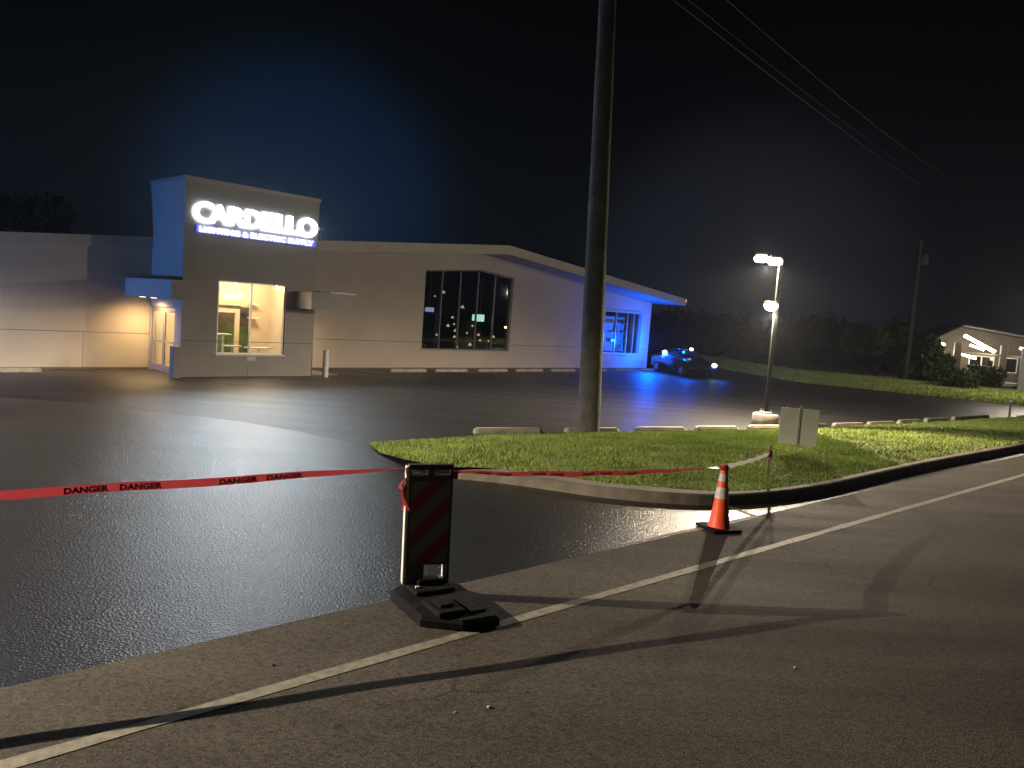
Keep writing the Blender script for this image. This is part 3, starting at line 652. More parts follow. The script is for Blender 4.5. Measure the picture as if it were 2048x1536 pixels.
for x_ in (.42, 1.37, 2.34, 3.26, 4.60):
    o_ = light('sign_light', 'SPOT', (x_, -.15, 1.13), 400, (0.78, 0.90, 1.0), SG, spot_size=math.radians(132), spot_blend=.4, shadow_soft_size=.01); o_.rotation_euler = (math.radians(-90), 0, 0)
vs, fs = text_mesh('LIGHTING & ELECTRIC SUPPLY', .020)
b = MB(); b.add(fit(vs, .44, 4.44, .535, .705, -.10, -.058), fs); b.build('lettering', emis('small_letter_glow', (0.85, 0.90, 1.0), 3.0), SG)

# ------------------------------------------------------------------ bollards
def bollard(loc, r, h, m, label):
    b = MB(); b.lathe([(r, 0), (r, h - r * .5), (r * .9, h - r * .25), (r * .55, h - .01), (.001, h)], 20)
    o = b.build('bollard', M[m]); o.location = loc; tag(o, label, 'bollard'); return o
bollard(W(15.02, -23.50), .105, 1.0, 'white', 'white round bollard in front of the wall right of the tower')
b = MB(); b.bev(-.13, .13, -.13, .13, 0, .98, .015)
o = b.build('bollard', M['tower']); o.location = W(9.80, -23.6, 0); o.rotation_euler = (0, 0, TH); tag(o, 'square grey bollard at the tower corner beside the glass door', 'bollard')

# ------------------------------------------------------------------ wheel stops
def wstop(a, c, label, group):
    a = Vector((a.x, a.y, 0)); c = Vector((c.x, c.y, 0)); L = (c - a).length; ang = math.atan2(c.y - a.y, c.x - a.x)
    bm = bmesh.new(); h = .13; n = 0
    prof = [(-.085, 0), (-.085, .06), (-.055, h), (.055, h), (.085, .06), (.085, 0)]
    vs = []
    for x, k in ((-L / 2, 0), (-L / 2 + .07, 1), (L / 2 - .07, 1), (L / 2, 0)):
        for (y, z) in prof: vs.append((x, y * (1 if k else .8), z * (1 if k else .72)))
    fs = [tuple(range(6)), tuple(range(18, 24))[::-1]] + [(6 * s + i, 6 * s + (i + 1) % 6, 6 * s + 6 + (i + 1) % 6, 6 * s + 6 + i) for s in range(3) for i in range(6)]
    b = MB(); b.add(vs, fs); o = b.build('wheel_stop', M['concrete']); m_ = (a + c) / 2; o.location = (m_.x, m_.y, 0.001); o.rotation_euler = (0, 0, ang)
    return tag(o, label, 'wheel stop', group)
GW = 'concrete wheel stops along the store wall'; GI = 'concrete wheel stops along the grass island'
row = [(19.1, 'first wheel stop right of the white bollard along the store wall'), (21.45, 'second wheel stop from the tower, under the left end of the dark show window'), (24.0, 'wheel stop under the right half of the dark show window'), (26.45, 'wheel stop against the wall just right of the dark show window'), (28.95, 'wheel stop at the wall, next on the left of the utility pole'), (31.6, 'wheel stop at the wall half hidden behind the utility pole'), (34.3, 'wheel stop under the blue lit window by the police car'), (36.8, 'farthest wheel stop along the wall, nearest the police car')]
for k, (u, lab) in enumerate(row):
    wstop(W(u, -25.15 + .02 * k), W(u + 1.85, -25.12 + .02 * k), lab, GW)
wstop(W(4.85, -25.6), W(6.72, -25.58), 'lone wheel stop at the foot of the left wing wall', GW)
isl = [((948, 867), (1082, 867), 'nearest wheel stop by the tip of the grass island'), ((1130, 866), (1236, 866), 'wheel stop directly behind the utility pole base'), ((1272, 864), (1369, 864), 'wheel stop between the utility pole and the lamp post'), ((1391, 862), (1474, 862), 'wheel stop just left of the lamp post base'), ((1497, 860), (1572, 859), 'wheel stop partly hidden behind the lamp post base'), ((1580, 857), (1652, 856), 'wheel stop half hidden behind the blank sign plate'), ((1666, 855), (1724, 853), 'first clear wheel stop right of the blank sign plate'), ((1735, 852), (1788, 850), 'second clear wheel stop right of the blank sign plate'), ((1796, 848), (1840, 846), 'third clear wheel stop right of the blank sign plate'), ((1850, 844), (1893, 842), 'fourth wheel stop right of the blank sign, second to last'), ((1905, 840), (1975, 836), 'farthest wheel stop at the right end of the island row')]
for a, c, lab in isl: wstop(gp(*a), gp(*c), lab, GI)

# ------------------------------------------------------------------ utility pole and cables
up = gp(1176, 866)
UP = thing('utility_pole', 'tall thick wooden utility pole standing on the grass island', 'pole', (up.x, up.y, 0))
b = MB(); segs = 14; prof = []
for k in range(segs + 1): prof.append((.275 - .10 * k / segs + .004 * math.sin(k * 2.3), 12.4 * k / segs))
b.lathe(prof + [(.001, 12.4)], 20); pole = b.build('pole', M['wood'], UP)
UP.rotation_euler = (0, math.radians(-2.0), 0)
b = MB(); b.box(-1.2, 1.2, -.32, -.2, 11.3, 11.42, Matrix.Rotation(TH - PI / 2, 4, 'Z')); b.build('crossarm', M['wood'], UP)
def cable(name, pts, r, label, group=None):
    b = MB()
    for a, c in zip(pts, pts[1:]): b.tube(a, c, r, n=6, caps=False)
    o = b.build(name, M['wire']); return tag(o, label, 'cable', group)
def sagline(p0, p1, sag, n=40): 
    return [p0.lerp(p1, t / n) - Vector((0, 0, 4 * sag * (t / n) * (1 - t / n))) for t in range(n + 1)]
cl = [('lowest bright power cable running from the utility pole to the right', (1365, 0), 16.9, (1742, 285), 34.0, .013), ('thin power cable just above the lowest one', (1395, 0), 16.6, (1745, 270), 34.5, .008), ('highest power cable crossing the upper right sky', (1470, 0), 17.0, (1760, 240), 30.0, .010)]
for lab, a, ya, c, yc, r in cl:
    p, q = aty(*a, ya + 3), aty(*c, yc + 3); dd = (q - p)
    cable('power_cable', sagline(p - dd * .35, q + dd * 1.3, .35), r, lab, 'power cables strung from the utility pole')
# far pole in the dark
fp = gp(1808, 772)
t = thing('utility_pole', 'distant dark utility pole beyond the grass strip, right of the lamp post', 'pole', (fp.x, fp.y, 0))
b = MB(); b.tube((0, 0, 0), (0, 0, 9.0), .16, .11, 14); b.build('pole', M['darkpole'], t); b = MB(); b.lathe([(.001, 7.5), (.26, 7.55), (.28, 8.1), (.2, 8.25), (.001, 8.3)], 16, (.3, 0, 0)); b.build('transformer', M['darkpole'], t)

# ------------------------------------------------------------------ car park lamp posts
LPc = gp(1529, 850)
def head(b1, cx, cz, ang, tilt=0.0):
    pass
def lamp_post(loc, rz, label, low=True, power=1.0):
    t = thing('lamp_post', label, 'lamp post', loc, rz, None)
    b = MB(); b.lathe([(.37, 0), (.37, .30), (.34, .34), (.001, .35)], 28); b.build('concrete_base', M['concrete'], t)
    b = MB(); b.bev(-.15, .15, -.15, .15, .35, .39, .008)
    for sx in (-1, 1):
        for sy in (-1, 1): b.tube((sx * .11, sy * .11, .39), (sx * .11, sy * .11, .45), .018, n=8)
    b.build('base_plate', M['white'], t)
    b = MB(); b.bev(-.055, .055, -.055, .055, .39, 4.82, .01); b.build('pole', M['black'], t)
    b = MB(); b.tube((0, 0, 4.78), (-.12, 0, 4.80), .03); b.tube((-.12, 0, 4.80), (-.70, 0, 4.86), .025); b.build('arm', M['lampmetal'], t)
    heads = [(-.15, -.02, 4.80, 0), (-.55, 0.0, 4.86, 0)]
    if low: heads.append((-.17, -.05, 3.50, 1))
    for hx, hy, hz, kind in heads:
        b = MB(); b.bev(hx - .17, hx + .13, hy - .11, hy + .11, hz - .005, hz + .07, .02); h = b.build('lamp_head', M['lampmetal'], t)
        b = MB()
        if kind: b.lathe([(.001, -.17), (.10, -.15), (.17, -.09), (.195, 0), (.17, .02), (.001, .02)], 18, (hx, hy, hz - .03))
        else: b.bev(hx - .20, hx + .17, hy - .15, hy + .15, hz - .20, hz - .008, .09)
        b.build('lens', E_lamp, h)
    if low:
        b = MB(); b.tube((0, -.02, 3.49), (-.12, -.05, 3.51), .025); b.build('bracket', M['lampmetal'], t)
    for hx, hy, hz, kind in [(-.35, -.01, 4.80, 0)] + ([(-.17, -.05, 3.45, 1)] if low else []):
        pw = (2300 if kind else 3600) * power
        light('lamp_light', 'SPOT', (hx, hy, hz - .22), pw, (1.0, 0.83, 0.62), t, spot_size=math.radians(178 if low else 171), spot_blend=.38 if low else .28, shadow_soft_size=.03 if low else .015)
        light('lamp_light', 'POINT', (hx, hy, hz - .22), pw * (.16 if low else .05), (1.0, 0.84, 0.64), t, shadow_soft_size=.06)
    return t
lamp_post((LPc.x, LPc.y, 0), math.radians(-4), 'tall black lamp post with glaring lamps on a round concrete base')
LL = lamp_post((-12.6, 6.45, 0), math.radians(80), 'black lamp post out of view to the left of the driveway', low=False, power=4.3)

# ------------------------------------------------------------------ roadside sign seen from behind
sp = gp(1590, 929)
t = thing('road_sign', 'small blank grey sign plate on a thin post on the grass', 'sign', (sp.x, sp.y, .0), math.radians(-9))
b = MB(); b.box(-.016, .016, .0, .022, .0, 1.20); b.build('post', mat('galvanised_post', (.35, .33, .29), .7), t)
b = MB(); b.bev(-.38, .38, .024, .034, .40, 1.16, .003); b.build('sign_plate', M['signback'], t)
# low stake holding the tape
st = gp(1533, 965, .17)
t = thing('stake', 'short thin wooden stake in the grass tied with red tape', 'stake', (st.x, st.y, .1), 0)
t.rotation_euler = (0, math.radians(1), 0)
b = MB(); b.box(-.022, .022, -.012, .012, 0, .72); b.build('stake_post', M['stakewood'], t)
b = MB()
b.lathe([(.03, .50), (.045, .53), (.035, .55), (.05, .58), (.03, .62)], 9); b.build('knot', M['tape'], t)
# marker far right
mk = gp(2018, 835); t = thing('marker_post', 'thin pale marker post at the far right end of the car park', 'post', (mk.x, mk.y, 0)); b = MB(); b.box(-.03, .03, -.03, .03, 0, .75); b.build('post', M['stakewood'], t)
b = MB(); b.box(-.035, .035, -.035, .035, .62, .70); b.build('band', M['white'], t)

# ------------------------------------------------------------------ traffic cone
cn_ = gp(1437, 1060)
CN = thing('traffic_cone', 'orange traffic cone with two pale collars, tape tied round its top', 'cone', (cn_.x, cn_.y, .008), math.radians(20))
b = MB(); b.bev(-.22, .22, -.22, .22, 0, .045, .012)
b.build('base', M['rubber'], CN)
cr_ = lambda z: .135 - (z - .045) * .118
b = MB(); b.lathe([(.15, .045), (.14, .06), (cr_(.2), .2), (cr_(.5), .5), (cr_(.86), .86), (.032, .885), (.001, .89)], 28); b.build('cone_body', M['orange'], CN)
b = MB(); b.lathe([(cr_(.43) + .004, .43), (cr_(.58) + .004, .58)], 28); b.build('collar', M['reflect'], CN)
b = MB(); b.lathe([(cr_(.66) + .004, .66), (cr_(.76) + .004, .76)], 28); b.build('collar', M['reflect'], CN)
b = MB(); b.lathe([(.045, .80), (.062, .815), (.05, .835), (.060, .85), (.042, .875)], 11); b.build('tape_wrap', M['tape'], CN)

# ------------------------------------------------------------------ vertical panel barricade
bl, br_ = Vector((-.875, 6.90, 0)), Vector((-.455, 7.03, 0))
bc = (bl + br_) / 2; ang = math.atan2((br_ - bl).y, (br_ - bl).x)
BR = thing('barricade_panel', 'upright red and grey striped barricade panel on a heavy black rubber foot', 'barricade', (bc.x, bc.y, .008), ang)
w = .21; Mp = Matrix.Translation((0, -.03, 0)) @ Matrix.Rotation(math.radians(-1.0), 4, 'Y')
b = MB()
b.plate([-w, -w + .03, -.03, .03, w - .03, w], [.10, .155, .165, .29, 1.10, 1.135, 1.185, 1.235], {(1, 5), (3, 5), (2, 2), (3, 2)}, .06, Mp)
body = b.build('panel', M['darkplastic'], BR)
mod = body.modifiers.new('bevel', 'BEVEL'); mod.width = .012; mod.segments = 3; mod.limit_method = 'ANGLE'
# diagonal red and white sheeting, its shade put in as grey and dark red
sm = bpy.data.materials.new('striped_sheeting'); sm.use_nodes = True; nt = sm.node_tree; bs = nt.nodes['Principled BSDF']; bs.inputs['Roughness'].default_value = .45
tcn = nt.nodes.new('ShaderNodeTexCoord'); sx = nt.nodes.new('ShaderNodeSeparateXYZ'); nt.links.new(tcn.outputs['Object'], sx.inputs[0])
m1 = nt.nodes.new('ShaderNodeMath'); m1.operation = 'MULTIPLY_ADD'; m1.inputs[1].default_value = -1.02; nt.links.new(sx.outputs[0], m1.inputs[0]); nt.links.new(sx.outputs[2], m1.inputs[2])
m2 = nt.nodes.new('ShaderNodeMath'); m2.operation = 'MULTIPLY_ADD'; m2.inputs[1].default_value = 1 / .315; m2.inputs[2].default_value = .02; nt.links.new(m1.outputs[0], m2.inputs[0])
m3 = nt.nodes.new('ShaderNodeMath'); m3.operation = 'FRACT'; nt.links.new(m2.outputs[0], m3.inputs[0])
m4 = nt.nodes.new('ShaderNodeMath'); m4.operation = 'LESS_THAN'; m4.inputs[1].default_value = .5; nt.links.new(m3.outputs[0], m4.inputs[0])
mx = nt.nodes.new('ShaderNodeMix'); mx.data_type = 'RGBA'; mx.inputs[6].default_value = (.20, .21, .20, 1); mx.inputs[7].default_value = (.27, .016, .013, 1); nt.links.new(m4.outputs[0], mx.inputs[0]); nt.links.new(mx.outputs[2], bs.inputs['Base Color'])
b = MB(); b.plate([-w + .035, w - .03], [.31, 1.08], set(), .003, Matrix.Translation((0, -.034, 0)) @ Matrix.Rotation(math.radians(-1.0), 4, 'Y')); b.build('striped_sheeting', sm, BR)
b = MB(); b.bev(-w - .022, -w + .010, -.042, .035, .12, 1.22, .008, Matrix.Rotation(math.radians(-1.0), 4, 'Y')); b.build('lit_edge', M['plastic'], BR)  # white stands for side light on the panel's own edge
# lit inner edge of the lower hand hole, painted white, and light rims of the top handles
b = MB(); b.box(.145, .178, -.037, .036, .155, .30); b.box(.03, .145, -.037, .036, .150, .164); b.build('handle_rim', M['plastic'], BR)
b = MB()
for x0 in (-w + .04, .04):
    pts = [(x0, 1.18), (x0 + .11, 1.18), (x0 + .135, 1.16), (x0 + .11, 1.138), (x0, 1.138)]
    for a, c in zip(pts, pts[1:]): b.tube((a[0] - .02, -.036, a[1]), (c[0] - .02, -.036, c[1]), .006, n=6)
b.build('handle_rim', mat('worn_grey_rim', (.6, .6, .56), .6), BR)
# rubber foot: a thick slab with chamfered corners, raised blocks and sockets
def wl_(x, y): q = Matrix.Rotation(-ang, 3, 'Z') @ (Vector((x, y, 0)) - bc); return q
fp_ = [wl_(*q) for q in [(-.98, 6.84), (-.93, 6.72), (-.62, 6.22), (-.26, 6.18), (.04, 6.36), (.02, 6.46), (-.34, 7.08), (-.46, 7.14), (-.80, 7.06)]]
cx_ = sum((q for q in fp_), Vector()) / len(fp_)
bm = bmesh.new(); rings = []
for k_, z_ in ((1.0, 0), (1.0, .06), (.93, .085)):
    rings.append([bm.verts.new((cx_.x + (q.x - cx_.x) * k_, cx_.y + (q.y - cx_.y) * k_, z_)) for q in fp_])
for a, c in zip(rings, rings[1:]):
    for i_ in range(len(fp_)): bm.faces.new((a[i_], a[(i_ + 1) % len(fp_)], c[(i_ + 1) % len(fp_)], c[i_]))
bm.faces.new(rings[-1]); b = MB().bm(bm); Mf = Matrix.Translation(cx_) @ Matrix.Rotation(math.radians(-57) - ang, 4, 'Z')
b.bev(-.40, -.12, -.20, .20, .08, .12, .02, Mf); b.bev(.05, .40, -.24, .02, .08, .13, .02, Mf); b.bev(.05, .40, .06, .22, .08, .105, .012, Mf)
b.bev(.14, .30, -.18, -.04, .125, .155, .012, Mf)
foot = b.build('rubber_foot', M['rubber'], BR)
b = MB(); b.bev(-.125, -.085, -.155, -.125, .09, .135, .006); b.build('reflector', M['plastic'], BR)
b = MB(); b.bev(-.10, .12, -.10, .06, .09, .17, .02); b.build('socket', M['rubber'], BR)

# ------------------------------------------------------------------ red barrier tape
def tape(name, pts, wd, m, label, twist=None, tag_=True, sag=.06, n=40):
    """ribbon through pts (straight span with sag), half width vector turned by twist(t)"""
    p0, p1 = Vector(pts[0]), Vector(pts[1]); b = MB(); vs = []
    ax = (p1 - p0).normalized(); side = ax.cross(Vector((0, 0, 1))).normalized(); upv = side.cross(ax).normalized()
    cs = []
    for i in range(n + 1):
        t = i / n; c = p0.lerp(p1, t) - Vector((0, 0, 4 * sag * t * (1 - t))) + Vector((0, 0, .006 * math.sin(t * 31)))
        a = twist(t); hv = (upv * math.cos(a) + side * math.sin(a)) * wd / 2; cs.append((c, hv)); vs += [c - hv, c + hv]
    b.add(vs, [(2 * i, 2 * i + 2, 2 * i + 3, 2 * i + 1) for i in range(n)], True)
    o = b.build(name, m)
    if tag_: tag(o, label, 'tape')
    return o, cs, side
bt = BR.matrix_basis @ Vector((-w, 0, 1.20)); btr = BR.matrix_basis @ Vector((w, 0, 1.16))
E0 = Vector((-3.61, 5.41, 1.125)); far = bt + (E0 - bt) * 2.3; far.z = 1.04
TG = 'red barrier tape strung across the driveway'
o1, cs, side = tape('barrier_tape', (far, bt), .068, M['tape'], 'long span of red printed tape left of the barricade', lambda t: .05 + 1.25 * max(0, (t - .80) / .2) ** 1.5 + .12 * math.sin(t * 9), sag=.03)
o1['group'] = TG
# printing on the tape: words on the ribbon's face
vsT, fsT = text_mesh('DANGER', .055, 0.0, 2)
hx = max(v.x for v in vsT); lx = min(v.x for v in vsT); hy = max(v.y for v in vsT); ly = min(v.y for v in vsT)
b = MB(); Lt = (bt - far).length; s0 = .12
def ribbon(s):
    t = min(max(s / Lt, 0), .9999) * 40; i = int(t); fz = t - i; c = cs[i][0].lerp(cs[i + 1][0], fz); h_ = cs[i][1].lerp(cs[i + 1][1], fz); return c, h_
s = .10
while s < Lt * .93:
    for wlen, gap in ((.30, .07), (.30, .42)):
        if s + wlen < Lt * .94:
            nv = []
            for v in vsT:
                q = (v.x - lx) / (hx - lx) * wlen + s; c, h_ = ribbon(q); k = ((v.y - ly) / (hy - ly) - .5) * 1.45 - .12
                nrm = h_.normalized().cross((cs[-1][0] - cs[0][0]).normalized()).normalized()
                if nrm.y > 0: nrm = -nrm
                nv.append(c + h_ * k + nrm * .002)
            b.add(nv, fsT)
        s += wlen + gap
b.build('tape_print', M['tapeprint'], o1)
cone_top = Vector((cn_.x, cn_.y, .86)); mid = btr.lerp(cone_top, .93)
o2, cs2, _ = tape('barrier_tape', (btr, cone_top), .058, M['tape'], 'red tape span between the barricade and the traffic cone', lambda t: .95 - .75 * math.sin(PI * min(t * 1.15, 1)) + (1.2 * max(0, t - .85) / .15), sag=.05); o2['group'] = TG
b = MB()
vs2 = []
Lr = (cone_top - btr).length
for s_ in (.25, .52, 1.0, 1.27, 1.75, 2.05, 2.5):
    def rb(s):
        t = min(max(s / Lr, 0), .9999) * 40; i = int(t); fz = t - i; return cs2[i][0].lerp(cs2[i + 1][0], fz), cs2[i][1].lerp(cs2[i + 1][1], fz)
    nv = []
    for v in vsT:
        q = (v.x - lx) / (hx - lx) * .2 + s_; c, h_ = rb(q); nrm = h_.normalized().cross((cone_top - btr).normalized()).normalized()
        if nrm.y > 0: nrm = -nrm
        nv.append(c + h_ * (((v.y - ly) / (hy - ly) - .5) * 1.1 - .2) + nrm * .002)
    b.add(nv, fsT)
b.build('tape_print', M['tapeprint'], o2)
o3, _, _ = tape('barrier_tape', (cone_top + Vector((.03, .02, -.0)), Vector((st.x, st.y, .1 + .56))), .075, M['lit_tape'], 'pale lit tape span from the cone top up to the stake', lambda t: .35, sag=.02); o3['group'] = TG
# loose wad of tape tied to the left edge of the panel
b = MB(); rr = random.Random(3)
for k in range(5):
    pts = [Vector((-w - .02, -.01, 1.12 - .03 * k))]
    for j in range(6): pts.append(pts[-1] + Vector((rr.uniform(-.05, .012) * (1 if j < 3 else -1), rr.uniform(-.02, .02), -.035)))
    for a, c in zip(pts, pts[1:]):
        sd = Vector((.022, .034, 0)); b.add([a - sd, a + sd, c + sd, c - sd], [(0, 1, 2, 3)], True)
b.build('tape_knot', M['tape'], BR)
b = MB(); b.bev(-w - .017, w + .004, -.045, -.034, 1.195, 1.202, .002); b.bev(w - .02, w + .02, -.045, .045, 1.10, 1.17, .01); b.build('tape_wrap', M['tape'], BR)

# ------------------------------------------------------------------ pebbles on the road
for k, (x, y, s_, lab) in enumerate([(978, 1418, .022, 'small pale pebble on the road below the barricade'), (1590, 1338, .02, 'pale pebble on the dark road at lower right'), (546, 1333, .018, 'dark pebble on the road left of the barricade'), (910, 1428, .014, 'tiny pebble on the road at bottom centre'), (1052, 1386, .013, 'dark chip on the road, right of the bottom pebbles'), (1663, 1100, .016, 'pale chip on the road below the sign shadow')]):
    p = gp(x, y); bm = bmesh.new(); bmesh.ops.create_icosphere(bm, subdivisions=2, radius=s_ * .7); r_ = random.Random(k)
    for v in bm.verts: v.co *= r_.uniform(.8, 1.15); v.co.z *= .55
    b = MB().bm(bm, smooth=True); o = b.build('pebble', M['pebble'] if 'pale' in lab or 'tiny' in lab else M['bark']); o.location = (p.x, p.y, .008 + s_ * .3); tag(o, lab, 'pebble')

# ------------------------------------------------------------------ police car
cp = gp(1372, 753); cp2 = gp(1330, 753)
PC = thing('police_car', 'dark police car with bright blue lights at the far end of the store', 'police car', (cp.x + .1, cp.y + 1.5, 0), math.radians(-70))
prof = [(-2.3, .35), (-2.32, .75), (-2.2, .95), (-1.55, 1.0), (-.95, 1.38), (-.2, 1.45), (.45, 1.40), (1.15, 1.0), (2.05, .88), (2.32, .70), (2.35, .35)]
bm = bmesh.new()
def ring(y, k): return [bm.verts.new((x, y, .35 + (z - .35) * (1 if z < 1.02 else k))) for x, z in prof]
r0, r1, r2, r3 = ring(-.92, .68), ring(-.70, 1), ring(.70, 1), ring(.92, .68)
for a, c in ((r0, r1), (r1, r2), (r2, r3)):
    for i in range(len(prof)): bm.faces.new((a[i], a[(i + 1) % len(prof)], c[(i + 1) % len(prof)], c[i]))
bm.faces.new(r0[::-1]); bm.faces.new(r3)
bmesh.ops.bevel(bm, geom=[e_ for e_ in bm.edges], offset=.05, segments=2, affect='EDGES')
MB().bm(bm, smooth=True).build('body', M['carpaint'], PC)
b = MB(); b.add([(1.10, -.62, 1.045), (1.10, .62, 1.045), (.50, .58, 1.40), (.50, -.58, 1.40)], [(0, 1, 2, 3)]); 
for v in range(len(b.v)): b.v[v] = (b.v[v][0] + .03, b.v[v][1], b.v[v][2] + .03)
ws_ = b.build('windscreen', M['carglass'], PC)
b = MB(); b.add([(-1.35, -.875, 1.02), (.95, -.875, 1.02), (.38, -.80, 1.2), (-.95, -.80, 1.2)], [(0, 1, 2, 3)]); b.build('side_window', M['carglass'], PC)
for x_ in (-1.4, 1.45):
    for y_ in (-.93, .93):
        b = MB(); b.tube((x_, y_ - .1, .34), (x_, y_ + .1, .34), .34, n=24); wh = b.build('wheel', M['tyre'], PC); b = MB(); b.tube((x_, y_ - .11, .34), (x_, y_ + .11, .34), .2, n=16); b.build('rim', M['rim'], wh)
b = MB(); b.bev(-.35, -.05, -.6, .6, 1.46, 1.58, .03); lbx = b.build('light_bar', M['carglass'], PC)
def beacon(loc, r, m):
    b = MB(); b.lathe([(.001, -r * .8), (r * .8, -r * .5), (r, 0), (r * .8, r * .5), (.001, r * .8)], 14, loc); return b.build('beacon', m, PC)
beacon((-.9, -.8, 1.28), .16, E_beacon); beacon((-.9, -.8, 1.02), .19, E_beacon_halo); beacon((.25, .35, 1.58), .12, E_beacon); beacon((2.28, .70, .78), .16, E_beacon)  # larger blue beacon is added as a halo for the one above
PC.scale = (.92, .92, .92)
for l_, e_ in (((-1.9, -1.3, 1.7), 800), ((.3, 0, 1.95), 160), ((2.7, 1.0, .85), 14)):
    light('beacon_light', 'POINT', l_, e_, (0.0, 0.10, 1.0), PC, shadow_soft_size=.03)
PC2 = copy_tree(PC); PC2.location = W(-1.2, -25.6 + 2.6, 0); PC2.rotation_euler = (0, 0, TH + math.radians(4))
PC2['label'] = 'police car with blue lights parked off to the left of the store front'
for ch in list(PC2.children):
    if ch.type == 'LIGHT': bpy.data.objects.remove(ch)
light('beacon_light', 'POINT', W(0.5, -25.9, 1.45), 1500, (0.05, 0.28, 1.0), shadow_soft_size=.1)

# ------------------------------------------------------------------ vegetation
def leafcloud(b, blobs, n, size, seed=1):
    r_ = np.random.default_rng(seed); tot = sum(q[3] ** 2 for q in blobs)
    for cx, cy, cz, R_, sq in blobs:
        k = int(n * R_ * R_ / tot)
        for _ in range(k):
            d_ = r_.normal(size=3); d_ /= np.linalg.norm(d_); rad = R_ * r_.uniform(.35, 1.08) ** .5
            c = np.array([cx, cy, cz]) + d_ * rad * np.array([1, 1, sq]); a = r_.normal(size=3); a /= np.linalg.norm(a); t_ = np.cross(a, r_.normal(size=3)); t_ /= np.linalg.norm(t_)
            s_ = size * r_.uniform(.5, 1.4); b.add([c - a * s_, c + t_ * s_ * .45, c + a * s_, c - t_ * s_ * .45], [(0, 1, 2, 3)])
def tree(loc, h, R_, label, n=1500, size=.22, m='leaf', seed=1, name='tree', conic=False, cat='tree'):
    t = thing(name, label, cat, loc); r_ = random.Random(seed); b = MB()
    b.tube((0, 0, 0), (.1, 0, h * .45), R_ * .09, R_ * .06, 10)
    for k in range(5):
        a = r_.uniform(0, 2 * PI); b.tube((.1, 0, h * .35), (R_ * .6 * math.cos(a), R_ * .6 * math.sin(a), h * r_.uniform(.55, .8)), R_ * .04, R_ * .015, 6)
    b.build('trunk', M['bark'], t)
    blobs = []
    for k in range(12):
        a = r_.uniform(0, 2 * PI); q = r_.uniform(0, 1); zz = h * (.22 + .70 * q) if conic else h * (.45 + .45 * q); wd = R_ * ((1 - q) * .75 + .05) if conic else R_ * .6
        blobs.append((wd * math.cos(a), wd * math.sin(a), zz, R_ * (r_.uniform(.30, .45) if not conic else .28 + .3 * (1 - q)), .8))
    b = MB(); leafcloud(b, blobs, n, size, seed); b.build('crown', M[m], t); return t
tl = W(0, -50, 0)
q = aty(20, 450, 50); tree((q.x, q.y, 0), 8.2, 3.6, 'dark green tree top showing above the roof of the left wing', 2600, .28, seed=4)
q = gp(1868, 776); tree((q.x - .3, q.y, 0), 3.3, 1.5, 'black conical evergreen standing left of the lit porch', 3200, .2, seed=9, conic=True, name='evergreen_tree')
q = gp(1790, 772); tree((q.x + 1.5, q.y + 6, 0), 4.4, 2.4, 'dark bushy tree between the far pole and the lit porch', 2600, .25, seed=12)
def bush(x, y, rx, h, label, seed):
    p = gp(x, y); t = thing('bush', label, 'bush', (p.x, p.y, 0)); r_ = random.Random(seed); blobs = [(r_.uniform(-rx, rx) * .7, r_.uniform(-.4, .4), h * r_.uniform(.35, .7), h * .38, .9) for _ in range(9)]
    b = MB(); leafcloud(b, blobs, 2200, .11, seed); b.build('foliage', M['leaf'], t)
    b = MB(); b.tube((0, 0, 0), (0, 0, h * .5), .06, .03, 8); b.tube((.1, 0, 0), (.4, .1, h * .6), .04, .02, 6); b.tube((-.1, 0, 0), (-.4, .1, h * .6), .04, .02, 6); b.build('stem', M['bark'], t)
bush(1925, 787, 1.0, 1.5, 'dark rounded bush in front of the lit porch, left one of two', 3); bush(1970, 782, 1.2, 1.6, 'dark bush in front of the porch steps, right one of two', 5)
bm_ = MB(); bl_ = []
r_ = random.Random(21)
for k in range(46):
    x_ = 1240 + k * 24; Y_ = 82 + r_.uniform(-8, 8); p = aty(x_, 700, Y_); R_ = r_.uniform(2.6, 3.8); bl_.append((p.x, p.y, r_.uniform(.5, 2.2), R_, .8))
for k in range(26):
    x_ = -160 + k * 60; p = aty(x_, 560, 78 + r_.uniform(-6, 6)); bl_.append((p.x, p.y, r_.uniform(1, 3), r_.uniform(3, 4.2), .8))
leafcloud(bm_, bl_, 40000, .38, 5)
for q in bl_:
    bm = bmesh.new(); bmesh.ops.create_icosphere(bm, subdivisions=2, radius=q[3] * .8); bmesh.ops.scale(bm, vec=(1, 1, .8), verts=bm.verts); bmesh.ops.translate(bm, vec=q[:3], verts=bm.verts); bm_.bm(bm)
tag(bm_.build('woods', M['wood2']), 'dark mass of woods far behind the store and car park', 'woods', kind='stuff')

# ------------------------------------------------------------------ lit house at far right
HY = 57.0
def hp_(x, y, Y=HY): return aty(x, y, Y)
base = gp(1965, 776); base = Vector((36.0, 57.0, 0))
HS = thing('house', 'low house with a brightly lit gabled porch at the far right', 'house', base, math.radians(-20))
inv = (Matrix.Translation(base) @ Matrix.Rotation(math.radians(-20), 4, 'Z')).inverted()
def hl(x, y, dy=0.0):                      # photo pixel -> local point on the porch plane (local y = dy)
    n_ = Matrix.Rotation(math.radians(-20), 3, 'Z') @ Vector((0, 1, 0)); d_ = Vector(ray(x, y)); o_ = Vector((0, 0, H)); pp = base + n_ * dy
    t_ = (pp - o_).dot(n_) / d_.dot(n_); return inv @ (o_ + d_ * t_)
A = hl(1872, 690); Bq = hl(1925, 668); Cq = hl(2000, 712); G = hl(1960, 776)
b = MB(); b.box(A.x - .5, A.x + 12, 3.0, 9, 0, 2.9); b.build('wall', M['brick'], HS)
ridge = (Bq.x + .0, Bq.z + .35)
